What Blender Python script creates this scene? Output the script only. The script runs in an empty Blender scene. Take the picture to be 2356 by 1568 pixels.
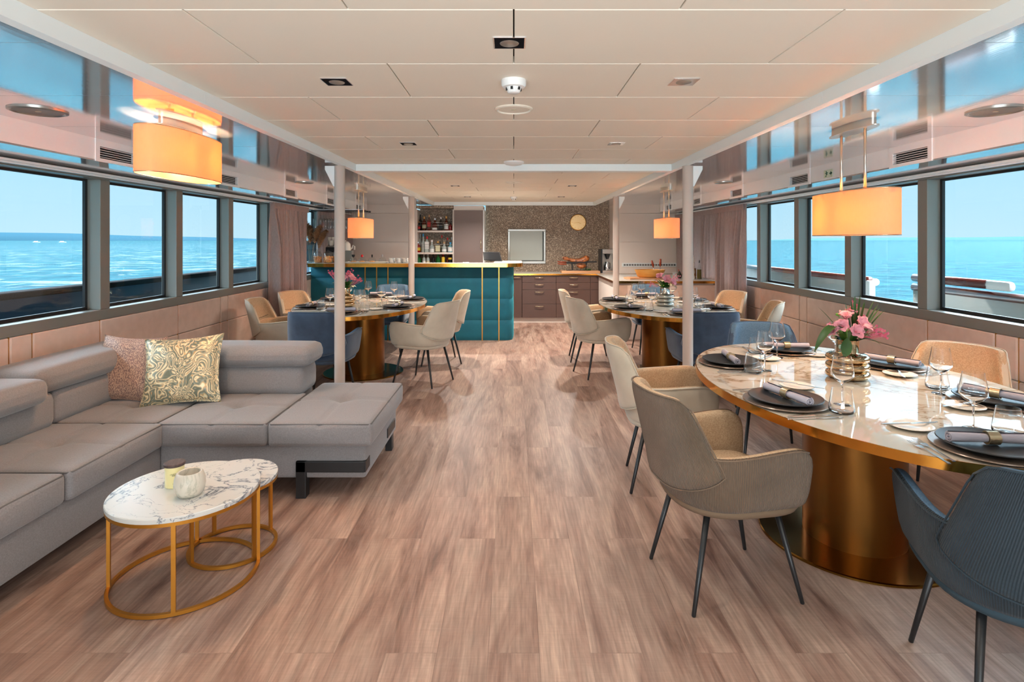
import bpy, math, random
from mathutils import Vector, Matrix
random.seed(7)
PI = math.pi
sc = bpy.context.scene
COL = sc.collection

# ------------------------------------------------------------------ camera
FPX, VX, VY, EYE = 1310.0, 1182.0, 552.5, 1.45
cam_d = bpy.data.cameras.new('camera'); cam = bpy.data.objects.new('camera', cam_d); COL.objects.link(cam)
cam_d.sensor_width = 36.0; cam_d.lens = FPX/2356*36
cam_d.shift_x = (1178-VX)/2356; cam_d.shift_y = -(784-VY)/2356
cam.location = (0, 0, EYE); cam.rotation_euler = (PI/2, 0, 0)
cam_d.clip_start = .05; cam_d.clip_end = 60000
sc.camera = cam
sc.view_settings.view_transform = 'Standard'; sc.view_settings.look = 'None'
sc.view_settings.gamma = 1; sc.view_settings.use_curve_mapping = False
sc.view_settings.exposure = 0.66

# ------------------------------------------------------------------ world: hazy bright sky
W = bpy.data.worlds.new('sky'); sc.world = W; W.use_nodes = True
nt = W.node_tree; nt.nodes.clear()
def N(t, k, **kw):
    n = t.nodes.new(k)
    for a, b in kw.items(): setattr(n, a, b)
    return n
tc = N(nt, 'ShaderNodeTexCoord'); sp = N(nt, 'ShaderNodeSeparateXYZ'); nt.links.new(tc.outputs['Generated'], sp.inputs[0])
cr = N(nt, 'ShaderNodeValToRGB'); nt.links.new(sp.outputs['Z'], cr.inputs[0])
SKY = 1.0
els = cr.color_ramp.elements
els[0].position = 0.0; els[0].color = (.42, .60, .68, 1)
els[1].position = .16; els[1].color = (.30, .54, .68, 1)
e = els.new(.30); e.color = (.62, .84, 1, 1)
e = els.new(.5); e.color = (.80, .92, 1, 1)
mr = N(nt, 'ShaderNodeMapRange', interpolation_type='SMOOTHSTEP'); nt.links.new(sp.outputs['Z'], mr.inputs[0])
mr.inputs['From Min'].default_value = .17; mr.inputs['From Max'].default_value = .48
mr.inputs['To Min'].default_value = 1.0; mr.inputs['To Max'].default_value = 10.0
# brighter towards the sun, which stands high on the starboard side
vd = N(nt, 'ShaderNodeVectorMath', operation='DOT_PRODUCT'); nt.links.new(tc.outputs['Generated'], vd.inputs[0])
sd = Vector((.62, .30, .72)).normalized(); vd.inputs[1].default_value = sd
m2 = N(nt, 'ShaderNodeMapRange', interpolation_type='SMOOTHSTEP'); nt.links.new(vd.outputs['Value'], m2.inputs[0])
m2.inputs['From Min'].default_value = .70; m2.inputs['From Max'].default_value = 1.0
m2.inputs['To Min'].default_value = 1.0; m2.inputs['To Max'].default_value = 2.7
mu = N(nt, 'ShaderNodeMath', operation='MULTIPLY'); nt.links.new(mr.outputs[0], mu.inputs[0]); nt.links.new(m2.outputs[0], mu.inputs[1])
bg = N(nt, 'ShaderNodeBackground'); nt.links.new(cr.outputs[0], bg.inputs[0]); nt.links.new(mu.outputs[0], bg.inputs[1])
wo = N(nt, 'ShaderNodeOutputWorld'); nt.links.new(bg.outputs[0], wo.inputs[0])

# ------------------------------------------------------------------ room numbers
WX = 2.95          # inner face of the window walls
GX = 3.05          # glass plane
TX = 1.41          # inner face of the ceiling trim
ZC, ZT, ZG = 2.13, 2.07, 2.085
YB, YF = 10.15, -2.4    # front of the aft wall / wall behind the camera
YK = 10.72         # kitchen back wall
SILL, HEAD = .955, 1.885

# big lights: unseen fill lamps added behind the camera, and portals at the side windows
def area(name, loc, rot, sx, sy, e, c=(1, 1, 1), portal=False):
    l = bpy.data.lights.new(name, 'AREA'); l.shape = 'RECTANGLE'; l.size = sx; l.size_y = sy; l.energy = e; l.color = c
    l.cycles.is_portal = portal
    o = bpy.data.objects.new(name, l); COL.objects.link(o); o.location = loc; o.rotation_euler = rot; return o
area('daylight_portal', (-3.2, 3.9, 1.4), (0, -PI/2, 0), 1.0, 12.8, 1, portal=True)
area('daylight_portal', (3.2, 3.9, 1.4), (0, PI/2, 0), 1.0, 12.8, 1, portal=True)
area('rear_fill', (0, -2.3, 1.25), (PI/2, 0, 0), 2.2, 1.4, 3, (1, .97, .93))  # added lamp, out of view, brightening the room from behind

area('upward_fill', (0, -1.7, .55), (math.radians(148), 0, 0), 3.6, .9, 120, (.86, .95, 1))  # added lamp, out of view, aimed up to lift ceiling and ducts
_s = bpy.data.lights.new('sun', 'SUN'); _s.energy = 4.0; _s.angle = .012; _s.color = (1, .97, .92)
_o = bpy.data.objects.new('sun', _s); COL.objects.link(_o); _o.rotation_euler = Vector((-.50, -.22, -.84)).to_track_quat('-Z', 'Y').to_euler()

# ------------------------------------------------------------------ mesh builder
class MB:
    def __init__(s): s.v = []; s.f = []; s.m = []; s.uv = {}; s.M = Matrix.Identity(4)
    def add(s, vs, fs, mi=0, uvs=None):
        b = len(s.v)
        s.v += [tuple(s.M @ Vector(p)) for p in vs]
        for i, f in enumerate(fs):
            if uvs: s.uv[len(s.f)] = [uvs[j] for j in f]
            s.f.append(tuple(b+j for j in f)); s.m.append(mi if isinstance(mi, int) else mi[i])
        return s
    def box(s, x0, x1, y0, y1, z0, z1, mi=0):
        return s.add([(x0,y0,z0),(x1,y0,z0),(x1,y1,z0),(x0,y1,z0),(x0,y0,z1),(x1,y0,z1),(x1,y1,z1),(x0,y1,z1)],
                     [(3,2,1,0),(4,5,6,7),(0,1,5,4),(1,2,6,5),(2,3,7,6),(3,0,4,7)], mi)
    def lathe(s, prof, n=24, c=(0,0,0), mi=0, sx=1, sy=1):
        vs = []; fs = []
        for r, z in prof:
            for i in range(n):
                a = 2*PI*i/n; vs.append((c[0]+r*sx*math.cos(a), c[1]+r*sy*math.sin(a), c[2]+z))
        for j in range(len(prof)-1):
            for i in range(n):
                k = (i+1) % n; fs.append((j*n+i, j*n+k, (j+1)*n+k, (j+1)*n+i))
        if prof[0][0] > 1e-6: fs.append(tuple(range(n-1, -1, -1)))
        if prof[-1][0] > 1e-6: fs.append(tuple(range((len(prof)-1)*n, len(prof)*n)))
        return s.add(vs, fs, mi)
    def tube(s, pts, r, n=8, mi=0, cap=True, closed=False, flat=1.0):
        pts = [Vector(p) for p in pts]; m = len(pts); vs = []; fs = []
        rs = r if isinstance(r, (list, tuple)) else [r]*m
        prev = None
        for i, p in enumerate(pts):
            if closed: d = pts[(i+1) % m]-pts[i-1]
            else: d = pts[min(i+1, m-1)]-pts[max(i-1, 0)]
            d.normalize()
            if prev is None: u = d.orthogonal().normalized()
            else: u = (prev-d*prev.dot(d)).normalized()
            prev = u; w = d.cross(u)
            for k in range(n):
                a = 2*PI*k/n; vs.append(tuple(p+(u*math.cos(a)+w*math.sin(a)*flat)*rs[i]))
        for i in range(m if closed else m-1):
            j = (i+1) % m
            for k in range(n):
                l = (k+1) % n; fs.append((i*n+k, i*n+l, j*n+l, j*n+k))
        if cap and not closed: fs.append(tuple(range(n-1, -1, -1))); fs.append(tuple(range((m-1)*n, m*n)))
        return s.add(vs, fs, mi)
    def bar(s, pts, w, h, up=(0,0,1), mi=0, closed=False):
        """rectangular section swept along pts"""
        pts = [Vector(p) for p in pts]; m = len(pts); vs = []; fs = []; up = Vector(up)
        for i, p in enumerate(pts):
            d = (pts[(i+1) % m]-pts[i-1]) if closed else (pts[min(i+1, m-1)]-pts[max(i-1, 0)])
            d.normalize(); u = d.cross(up).normalized(); n2 = u.cross(d)
            for a, b in ((-1,-1),(1,-1),(1,1),(-1,1)): vs.append(tuple(p+u*a*w/2+n2*b*h/2))
        for i in range(m if closed else m-1):
            j = (i+1) % m
            for k in range(4):
                l = (k+1) % 4; fs.append((i*4+k, i*4+l, j*4+l, j*4+k))
        if not closed: fs.append((3,2,1,0)); fs.append(tuple(range((m-1)*4, m*4)))
        return s.add(vs, fs, mi)
    def prism(s, poly, z0, z1, mi=0, side=None):
        n = len(poly)
        return s.add([(x,y,z0) for x,y in poly]+[(x,y,z1) for x,y in poly],
                     [tuple(range(n-1,-1,-1)), tuple(range(n,2*n))]+[(i,(i+1)%n,n+(i+1)%n,n+i) for i in range(n)],
                     [mi, mi]+[(mi if side is None else side)]*n)
    def grid(s, fn, nu, nv, cu=False, cv=False, mi=0, capu=False):
        vs = []; uvs = []
        for i in range(nu):
            for j in range(nv):
                p = fn(i, j); vs.append(tuple(p[:3])); uvs.append(p[3] if len(p) > 3 else (i/nu, j/nv))
        fs = []; ms = []
        for i in range(nu if cu else nu-1):
            for j in range(nv if cv else nv-1):
                a, b = (i+1) % nu, (j+1) % nv
                fs.append((i*nv+j, a*nv+j, a*nv+b, i*nv+b)); ms.append(mi(i, j) if callable(mi) else mi)
        if capu:
            fs.append(tuple(range(nv))); fs.append(tuple(reversed(range((nu-1)*nv, nu*nv)))); ms += [ms[0]]*2
        return s.add(vs, fs, ms, uvs)
    def rbox(s, x0, x1, y0, y1, z0, z1, r=.02, puff=0., n=6, mi=0):
        """soft cushion-like block: rounded edges, faces puffed outwards"""
        hx, hy, hz = (x1-x0)/2, (y1-y0)/2, (z1-z0)/2; c = ((x0+x1)/2, (y0+y1)/2, (z0+z1)/2)
        def ax(h):
            k = min(r/h, .9)
            core = [-1+k+(2-2*k)*i/n for i in range(n+1)]
            return [-1, -1+.3*k]+core+[1-.3*k, 1]
        def pt(a, b, cc):
            q = [a, b, cc]; H = (hx, hy, hz); out = []
            ex = [max(0, abs(q[i])*H[i]-(H[i]-min(r, .9*H[i]))) for i in range(3)]
            L = math.sqrt(sum(e*e for e in ex)); rr = [min(r, .9*h) for h in H]
            for i in range(3):
                base = min(abs(q[i])*H[i], H[i]-rr[i]); d = ex[i]
                m_ = max(ex) if max(ex) > 1e-9 else 1
                v_ = base+(d/L*m_ if L > 1e-9 else 0)
                o = [q[j] for j in range(3) if j != i]
                v_ += puff*(1-o[0]**2)*(1-o[1]**2)*abs(q[i])**3
                out.append(math.copysign(v_, q[i]) if abs(q[i]) > 1e-9 else 0)
            return (c[0]+out[0], c[1]+out[1], c[2]+out[2])
        A, B, C = ax(hx), ax(hy), ax(hz)
        for (P1, P2, f, flip) in ((A,B,lambda a,b:(a,b,1),0),(A,B,lambda a,b:(a,b,-1),1),(B,C,lambda a,b:(1,a,b),0),
                                  (B,C,lambda a,b:(-1,a,b),1),(A,C,lambda a,b:(a,1,b),1),(A,C,lambda a,b:(a,-1,b),0)):
            vs = [pt(*f(a, b)) for a in P1 for b in P2]; n2 = len(P2); fs = []
            for i in range(len(P1)-1):
                for j in range(n2-1):
                    q = (i*n2+j, (i+1)*n2+j, (i+1)*n2+j+1, i*n2+j+1); fs.append(q[::-1] if flip else q)
            s.add(vs, fs, mi)
        return s
    def build(s, name, mats, parent=None, smooth=True, bevel=0, subsurf=0, weld=False, loc=None, auto=None):
        me = bpy.data.meshes.new(name); me.from_pydata(s.v, [], s.f)
        if not isinstance(mats, (list, tuple)): mats = [mats]
        for m in mats: me.materials.append(m)
        me.polygons.foreach_set('material_index', s.m)
        if s.uv:
            ul = me.uv_layers.new(name='UVMap')
            for i, p in enumerate(me.polygons):
                if i in s.uv:
                    for k, li in enumerate(p.loop_indices): ul.data[li].uv = s.uv[i][k]
        if smooth:
            me.polygons.foreach_set('use_smooth', [True]*len(me.polygons))
            if auto is not None: me.set_sharp_from_angle(angle=math.radians(auto))
        me.update(); me.validate()
        o = bpy.data.objects.new(name, me); COL.objects.link(o)
        if parent: o.parent = parent
        if loc: o.location = loc
        if weld: w = o.modifiers.new('weld', 'WELD'); w.merge_threshold = 1e-4
        if bevel:
            b = o.modifiers.new('bevel', 'BEVEL'); b.width = bevel; b.segments = 2; b.limit_method = 'ANGLE'; b.angle_limit = .6
        if subsurf: q = o.modifiers.new('sub', 'SUBSURF'); q.levels = q.render_levels = subsurf
        return o

def thing(name, label, cat, loc=(0,0,0), rz=0, group=None):
    o = bpy.data.objects.new(name, None); COL.objects.link(o); o.location = loc; o.rotation_euler = (0,0,rz); o.empty_display_size = .05
    return tag(o, label, cat, group)
def tag(o, label, cat, group=None):
    o['label'] = label; o['category'] = cat
    if group: o['group'] = group
    return o
def struct(o): o['kind'] = 'structure'; return o
def copy_tree(o, parent=None):
    c = o.copy(); COL.objects.link(c); c.parent = parent
    for ch in [x for x in CH.get(o.name, [])]: copy_tree(ch, c)
    return c
CH = {}
def dup(o, loc, rz, label, group=None, scale=None):
    CH.clear()
    for x in COL.objects:
        if x.parent: CH.setdefault(x.parent.name, []).append(x)
    c = copy_tree(o); c.location = loc; c.rotation_euler = (0,0,rz); c['label'] = label
    if group: c['group'] = group
    if scale: c.scale = scale if isinstance(scale, (tuple, list)) else (scale,)*3
    return c

# ------------------------------------------------------------------ materials
MAT = {}
def mat(name, col, rough=.5, metal=0, **k):
    m = bpy.data.materials.new(name); m.use_nodes = True; t = m.node_tree; b = t.nodes['Principled BSDF']
    b.inputs['Base Color'].default_value = (*col, 1); b.inputs['Roughness'].default_value = rough; b.inputs['Metallic'].default_value = metal
    for a, v in k.items():
        if a in ('noise', 'bump', 'coord', 'stretch', 'detail'): continue
        b.inputs[a].default_value = v
    tcn = N(t, 'ShaderNodeTexCoord'); mp = N(t, 'ShaderNodeMapping')
    t.links.new(tcn.outputs[k.get('coord', 'Object')], mp.inputs[0])
    mp.inputs['Scale'].default_value = k.get('stretch', (1, 1, 1))
    if 'noise' in k:      # (scale, amount, second colour)
        s_, amt, c2 = k['noise']
        n = N(t, 'ShaderNodeTexNoise'); n.inputs['Scale'].default_value = s_; n.inputs['Detail'].default_value = k.get('detail', 4)
        t.links.new(mp.outputs[0], n.inputs['Vector'])
        r = N(t, 'ShaderNodeValToRGB'); r.color_ramp.elements[0].position = .5-amt; r.color_ramp.elements[1].position = .5+amt
        r.color_ramp.elements[0].color = (*col, 1); r.color_ramp.elements[1].color = (*c2, 1)
        t.links.new(n.outputs['Fac'], r.inputs[0]); t.links.new(r.outputs[0], b.inputs['Base Color'])
    if 'bump' in k:       # (scale, strength, distance)
        s_, st, di = k['bump']
        n = N(t, 'ShaderNodeTexNoise'); n.inputs['Scale'].default_value = s_; n.inputs['Detail'].default_value = 3
        t.links.new(mp.outputs[0], n.inputs['Vector'])
        bp = N(t, 'ShaderNodeBump'); bp.inputs['Strength'].default_value = st; bp.inputs['Distance'].default_value = di
        t.links.new(n.outputs['Fac'], bp.inputs['Height']); t.links.new(bp.outputs[0], b.inputs['Normal'])
    MAT[name] = m; return m
def s2l(r, g, b): return tuple(((c/255)/12.92 if c/255 <= .04045 else ((c/255+.055)/1.055)**2.4) for c in (r, g, b))

# wood-look vinyl planks running along the room
def floor_mat():
    m = mat('vinyl_plank', (.4,.3,.25), .42); t = m.node_tree; b = t.nodes['Principled BSDF']
    tcn = N(t, 'ShaderNodeTexCoord'); mp = N(t, 'ShaderNodeMapping'); t.links.new(tcn.outputs['Object'], mp.inputs[0])
    mp.inputs['Rotation'].default_value = (0, 0, PI/2); mp.inputs['Location'].default_value = (.33, .09, 0)
    br = N(t, 'ShaderNodeTexBrick'); t.links.new(mp.outputs[0], br.inputs['Vector'])
    br.inputs['Scale'].default_value = 1; br.inputs['Brick Width'].default_value = 1.22; br.inputs['Row Height'].default_value = .18
    br.inputs['Mortar Size'].default_value = .0012; br.inputs['Mortar Smooth'].default_value = .3; br.offset = .37; br.offset_frequency = 2
    br.inputs['Color1'].default_value = (.46,.46,.46,1); br.inputs['Color2'].default_value = (.62,.62,.62,1); br.inputs['Mortar'].default_value = (.30,.30,.30,1)
    # streaky grain, shifted for each plank
    mg = N(t, 'ShaderNodeMapping'); t.links.new(tcn.outputs['Object'], mg.inputs[0]); mg.inputs['Scale'].default_value = (5.5, .75, 1)
    ad = N(t, 'ShaderNodeVectorMath', operation='MULTIPLY_ADD'); t.links.new(br.outputs['Color'], ad.inputs[0]); ad.inputs[1].default_value = (23, 31, 0); t.links.new(mg.outputs[0], ad.inputs[2])
    g1 = N(t, 'ShaderNodeTexNoise'); g1.inputs['Scale'].default_value = 1.0; g1.inputs['Detail'].default_value = 7; g1.inputs['Roughness'].default_value = .62; g1.inputs['Distortion'].default_value = 1.3
    t.links.new(ad.outputs[0], g1.inputs['Vector'])
    r1 = N(t, 'ShaderNodeValToRGB'); t.links.new(g1.outputs['Fac'], r1.inputs[0]); el = r1.color_ramp.elements
    el[0].position = .28; el[0].color = (*s2l(100,68,55), 1); el[1].position = .70; el[1].color = (*s2l(180,152,134), 1)
    e_ = el.new(.46); e_.color = (*s2l(150,119,104), 1)
    mf = N(t, 'ShaderNodeMapping'); t.links.new(tcn.outputs['Object'], mf.inputs[0]); mf.inputs['Scale'].default_value = (90, 5, 1)
    ad2 = N(t, 'ShaderNodeVectorMath', operation='MULTIPLY_ADD'); t.links.new(br.outputs['Color'], ad2.inputs[0]); ad2.inputs[1].default_value = (53, 11, 0); t.links.new(mf.outputs[0], ad2.inputs[2])
    g2 = N(t, 'ShaderNodeTexNoise'); g2.inputs['Scale'].default_value = 1; g2.inputs['Detail'].default_value = 5; t.links.new(ad2.outputs[0], g2.inputs['Vector'])
    # saw marks across the planks
    mx = N(t, 'ShaderNodeMapping'); t.links.new(tcn.outputs['Object'], mx.inputs[0]); mx.inputs['Scale'].default_value = (8, 130, 1)
    g3 = N(t, 'ShaderNodeTexNoise'); g3.inputs['Scale'].default_value = 1; g3.inputs['Detail'].default_value = 2; t.links.new(mx.outputs[0], g3.inputs['Vector'])
    def mul(a, bb, fac):
        n = N(t, 'ShaderNodeMix', data_type='RGBA', blend_type='OVERLAY'); n.inputs[0].default_value = fac
        t.links.new(a, n.inputs[6]); t.links.new(bb, n.inputs[7]); return n.outputs[2]
    c = mul(r1.outputs[0], br.outputs['Color'], .5); c = mul(c, g2.outputs['Fac'], .55); c = mul(c, g3.outputs['Fac'], .12)
    t.links.new(c, b.inputs['Base Color'])
    bp = N(t, 'ShaderNodeBump'); bp.inputs['Strength'].default_value = .25; bp.inputs['Distance'].default_value = .002
    t.links.new(g2.outputs['Fac'], bp.inputs['Height']); t.links.new(bp.outputs[0], b.inputs['Normal'])
    return m
def marble_mat(name, base, vein, scale, width, rough, soft=(.8,.75,.7)):
    m = mat(name, base, rough); t = m.node_tree; b = t.nodes['Principled BSDF']
    tcn = N(t, 'ShaderNodeTexCoord')
    n = N(t, 'ShaderNodeTexNoise'); n.inputs['Scale'].default_value = scale; n.inputs['Detail'].default_value = 8; n.inputs['Roughness'].default_value = .6; n.inputs['Distortion'].default_value = .9
    t.links.new(tcn.outputs['Object'], n.inputs['Vector'])
    a = N(t, 'ShaderNodeMath', operation='SUBTRACT'); t.links.new(n.outputs['Fac'], a.inputs[0]); a.inputs[1].default_value = .5
    ab = N(t, 'ShaderNodeMath', operation='ABSOLUTE'); t.links.new(a.outputs[0], ab.inputs[0])
    n2 = N(t, 'ShaderNodeTexNoise'); n2.inputs['Scale'].default_value = scale*.55; t.links.new(tcn.outputs['Object'], n2.inputs['Vector'])
    m3 = N(t, 'ShaderNodeMapRange'); t.links.new(n2.outputs['Fac'], m3.inputs[0]); m3.inputs['From Min'].default_value = .38; m3.inputs['From Max'].default_value = .68; m3.clamp = True; m3.inputs['To Min'].default_value = width*.08; m3.inputs['To Max'].default_value = width
    dv = N(t, 'ShaderNodeMath', operation='DIVIDE'); t.links.new(ab.outputs[0], dv.inputs[0]); t.links.new(m3.outputs[0], dv.inputs[1])
    r = N(t, 'ShaderNodeValToRGB'); t.links.new(dv.outputs[0], r.inputs[0]); el = r.color_ramp.elements
    el[0].position = 0; el[0].color = (*vein, 1); el[1].position = 1; el[1].color = (*base, 1); e_ = el.new(.35); e_.color = (*soft, 1)
    t.links.new(r.outputs[0], b.inputs['Base Color'])
    return m
def cord_mat(name, c1, c2, ribs):
    m = mat(name, c1, .85, noise=(5, .18, c2)); t = m.node_tree; b = t.nodes['Principled BSDF']
    b.inputs['Sheen Weight'].default_value = .12
    u = N(t, 'ShaderNodeUVMap'); s = N(t, 'ShaderNodeSeparateXYZ'); t.links.new(u.outputs[0], s.inputs[0])
    k = N(t, 'ShaderNodeMath', operation='MULTIPLY'); t.links.new(s.outputs['X'], k.inputs[0]); k.inputs[1].default_value = 2*PI/ribs
    sn = N(t, 'ShaderNodeMath', operation='SINE'); t.links.new(k.outputs[0], sn.inputs[0])
    bp = N(t, 'ShaderNodeBump'); bp.inputs['Strength'].default_value = .9; bp.inputs['Distance'].default_value = .0018
    t.links.new(sn.outputs[0], bp.inputs['Height']); t.links.new(bp.outputs[0], b.inputs['Normal'])
    return m
def glass(name, col=(1,1,1), rough=0, ior=1.45):
    m = mat(name, col, rough); b = m.node_tree.nodes['Principled BSDF']; b.inputs['Transmission Weight'].default_value = 1; b.inputs['IOR'].default_value = ior
    return m
def thin_glass(name, tint, refl=1.0, ior=1.5, rough=.0):
    m = bpy.data.materials.new(name); m.use_nodes = True; t = m.node_tree; t.nodes.clear()
    o = N(t, 'ShaderNodeOutputMaterial'); mx = N(t, 'ShaderNodeMixShader'); tr = N(t, 'ShaderNodeBsdfTransparent'); gl = N(t, 'ShaderNodeBsdfGlossy')
    fr = N(t, 'ShaderNodeFresnel'); 
    ge = N(t, 'ShaderNodeNewGeometry'); mi_ = N(t, 'ShaderNodeMapRange'); t.links.new(ge.outputs['Backfacing'], mi_.inputs[0])
    mi_.inputs['To Min'].default_value = ior; mi_.inputs['To Max'].default_value = 1/ior; t.links.new(mi_.outputs[0], fr.inputs[0]); tr.inputs[0].default_value = (*tint, 1); gl.inputs['Roughness'].default_value = rough
    k = N(t, 'ShaderNodeMath', operation='MULTIPLY'); t.links.new(fr.outputs[0], k.inputs[0]); k.inputs[1].default_value = refl
    t.links.new(k.outputs[0], mx.inputs[0]); t.links.new(tr.outputs[0], mx.inputs[1]); t.links.new(gl.outputs[0], mx.inputs[2]); t.links.new(mx.outputs[0], o.inputs[0])
    MAT[name] = m; return m

floor_mat()
mat('ceiling_panel', s2l(232,222,206), .55, bump=(60,.05,.002))
mat('white_trim', s2l(238,243,243), .4)
mat('dark_gap', (.03,.025,.02), .8)
mat('pearl_laminate', (.74,.74,.76), .085, .72, bump=(1, .035, .004), stretch=(46, 4, 4))
mat('duct_white', s2l(250,250,250), .3)
mat('vent_black', (.01,.01,.01), .6)
mat('frame_grey', s2l(134,134,128), .35, .25)
mat('gasket', (.008,.008,.009), .5)
thin_glass('window_glass', (.94,.98,1.0), .45)
mat('chrome', (.85,.85,.86), .12, 1)
mat('rail_silver', (.75,.75,.76), .25, .8)
mat('leather_pink', s2l(226,202,188), .6, noise=(14,.3,s2l(212,187,172)), bump=(120,.12,.002))
mat('gold_strip', s2l(206,150,70), .28, 1)
mat('brass', s2l(222,160,70), .13, 1, bump=(30,.04,.004))
mat('brass_dark', s2l(128,84,38), .33, 1)
mat('base_gold', s2l(140,102,44), .16, 1)
mat('gold_paint', s2l(190,128,45), .38, .75)
mat('column_fabric', s2l(196,182,172), .75, bump=(200,.1,.001))
mat('wall_beige', s2l(230,217,207), .35)
mat('teal_velvet', s2l(0,98,118), .75, **{'noise':(6,.3,s2l(0,80,100)), 'bump':(25,.15,.003), 'Sheen Weight':.5})
MAT['teal_velvet'].node_tree.nodes['Principled BSDF'].inputs['Sheen Tint'].default_value = (.1,.8,.9,1)
mat('brown_laminate', s2l(84,60,52), .4)
mat('brown_door', s2l(126,108,102), .45)
mat('stone_top', s2l(212,206,196), .22, noise=(60,.3,s2l(190,182,172)))
mat('steel', (.72,.72,.72), .2, 1)
mat('brushed_steel', s2l(186,184,178), .32, .9)
mat('satin_nickel', s2l(214,200,170), .25, .9)
mat('black_metal', (.012,.012,.013), .38)
mat('black_plastic', (.015,.015,.018), .35)
mat('screen', (.02,.022,.025), .12)
mat('white_plastic', s2l(238,238,236), .4)
mat('grille_grey', s2l(132,128,122), .5)
mat('sofa_grey', s2l(136,131,131), .8, **{'noise':(180,.25,s2l(118,112,112)), 'bump':(260,.3,.002), 'Sheen Weight':.25})
mat('sofa_seam', s2l(100,95,94), .85)
cord_mat('cord_taupe', s2l(120,98,79), s2l(104,84,66), .0075)
cord_mat('cord_blue', s2l(36,52,62), s2l(26,40,49), .0075)
mat('suede_cream', s2l(206,194,174), .85, **{'noise':(9,.25,s2l(190,176,156)), 'bump':(90,.15,.002), 'Sheen Weight':.3})
mat('suede_blue', s2l(54,76,102), .8, **{'noise':(12,.22,s2l(38,58,82)), 'bump':(90,.15,.002), 'Sheen Weight':.35})
mat('boucle_beige', s2l(202,174,142), .9, **{'noise':(170,.18,s2l(172,142,110)), 'bump':(230,.5,.003)})
mat('tweed_blue', s2l(92,122,148), .9, **{'noise':(190,.2,s2l(68,96,122)), 'bump':(230,.5,.003)})
mat('rim_taupe', s2l(118,96,76), .9, bump=(200,.3,.002)); mat('rim_slate', s2l(44,62,72), .9, bump=(200,.3,.002))
mat('piping_dark', s2l(96,84,72), .8)
marble_mat('table_marble', s2l(204,194,178), s2l(142,116,88), 1.5, .06, .045, s2l(184,166,144))
MAT['table_marble'].node_tree.nodes['Principled BSDF'].inputs['Coat Weight'].default_value = .15
MAT['table_marble'].node_tree.nodes['Principled BSDF'].inputs['Coat Roughness'].default_value = .0
marble_mat('coffee_marble', s2l(208,205,198), s2l(80,84,92), 5.5, .055, .25, s2l(176,177,178))
marble_mat('bowl_marble', s2l(206,196,180), s2l(176,170,152), 9, .10, .4, s2l(196,187,170))
mat('plate_black', (.018,.018,.02), .42)
mat('charger', s2l(160,140,125), .25, .5, noise=(120,.2,s2l(130,110,98)))
mat('porcelain', s2l(240,232,220), .12)
mat('napkin', s2l(174,168,178), .85, bump=(300,.2,.001))
mat('ring_gold', s2l(206,186,150), .3, .9, bump=(120,.4,.002))
glass('clear_glass'); glass('amber_oil', (.85,.45,.05)); glass('olive_oil', (.45,.4,.05))
thin_glass('thin_clear', (.93,.95,.95), 1.4, 1.35)
mat('vase_bronze', s2l(206,178,140), .04, 1)
mat('vase_smoke', s2l(190,188,180), .04, .9)
mat('petal', s2l(240,158,168), .6, **{'noise':(30,.3,s2l(226,128,142)), 'Subsurface Weight':.15})
mat('petal_deep', s2l(206,80,112), .6, noise=(60,.3,s2l(226,120,140)))
mat('leaf_green', s2l(50,94,30), .4, noise=(20,.3,s2l(32,70,24)))
mat('leaf_light', s2l(96,146,46), .5)
mat('pampas', s2l(196,146,104), .95, noise=(60,.3,s2l(168,116,78)))
mat('stem_tan', s2l(180,140,86), .8)
mat('wood_board', s2l(214,160,116), .5, noise=(7,.3,s2l(194,136,92)), stretch=(1,9,9))
mat('wood_bowl', s2l(226,170,88), .4, noise=(8,.3,s2l(206,146,66)), stretch=(1,1,5))
mat('wood_dark', s2l(96,62,44), .5)
mat('wood_red', s2l(150,62,36), .4)
mat('lid_wood', s2l(96,76,72), .6, noise=(9,.2,s2l(60,46,44)), stretch=(9,1,1))
mat('candle_glass', s2l(230,216,158), .25)
mat('label_cream', s2l(226,214,160), .6)
mat('ink', (.03,.03,.02), .6)
mat('mahogany', s2l(96,34,22), .15, **{'Coat Weight':.7})
mat('bulwark_navy', (.003,.022,.045), .5)  # dark navy base colour of the sofa side bulwark
mat('rail_black', (.006,.006,.008), .9, 0, **{'Specular IOR Level':.1})
mat('hull_white', s2l(168,168,162), .5)
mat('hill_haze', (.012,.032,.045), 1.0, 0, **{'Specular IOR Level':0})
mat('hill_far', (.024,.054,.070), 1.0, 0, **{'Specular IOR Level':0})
mat('bulb', (1,.8,.5), .5, **{'Emission Color':(1,.62,.25,1), 'Emission Strength':30})
mat('nuts', s2l(188,104,48), .6, noise=(90,.2,s2l(226,170,110)))
mat('candies', s2l(232,190,90), .5, noise=(110,.12,s2l(226,110,90)))
mat('ham', s2l(190,112,58), .35, noise=(22,.15,s2l(96,42,22)), bump=(30,.8,.01))
mat('rosette_gold', s2l(236,204,150), .3, .9)
mat('sign_green', s2l(40,110,80), .5); mat('sign_pale', s2l(222,230,206), .5)
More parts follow.
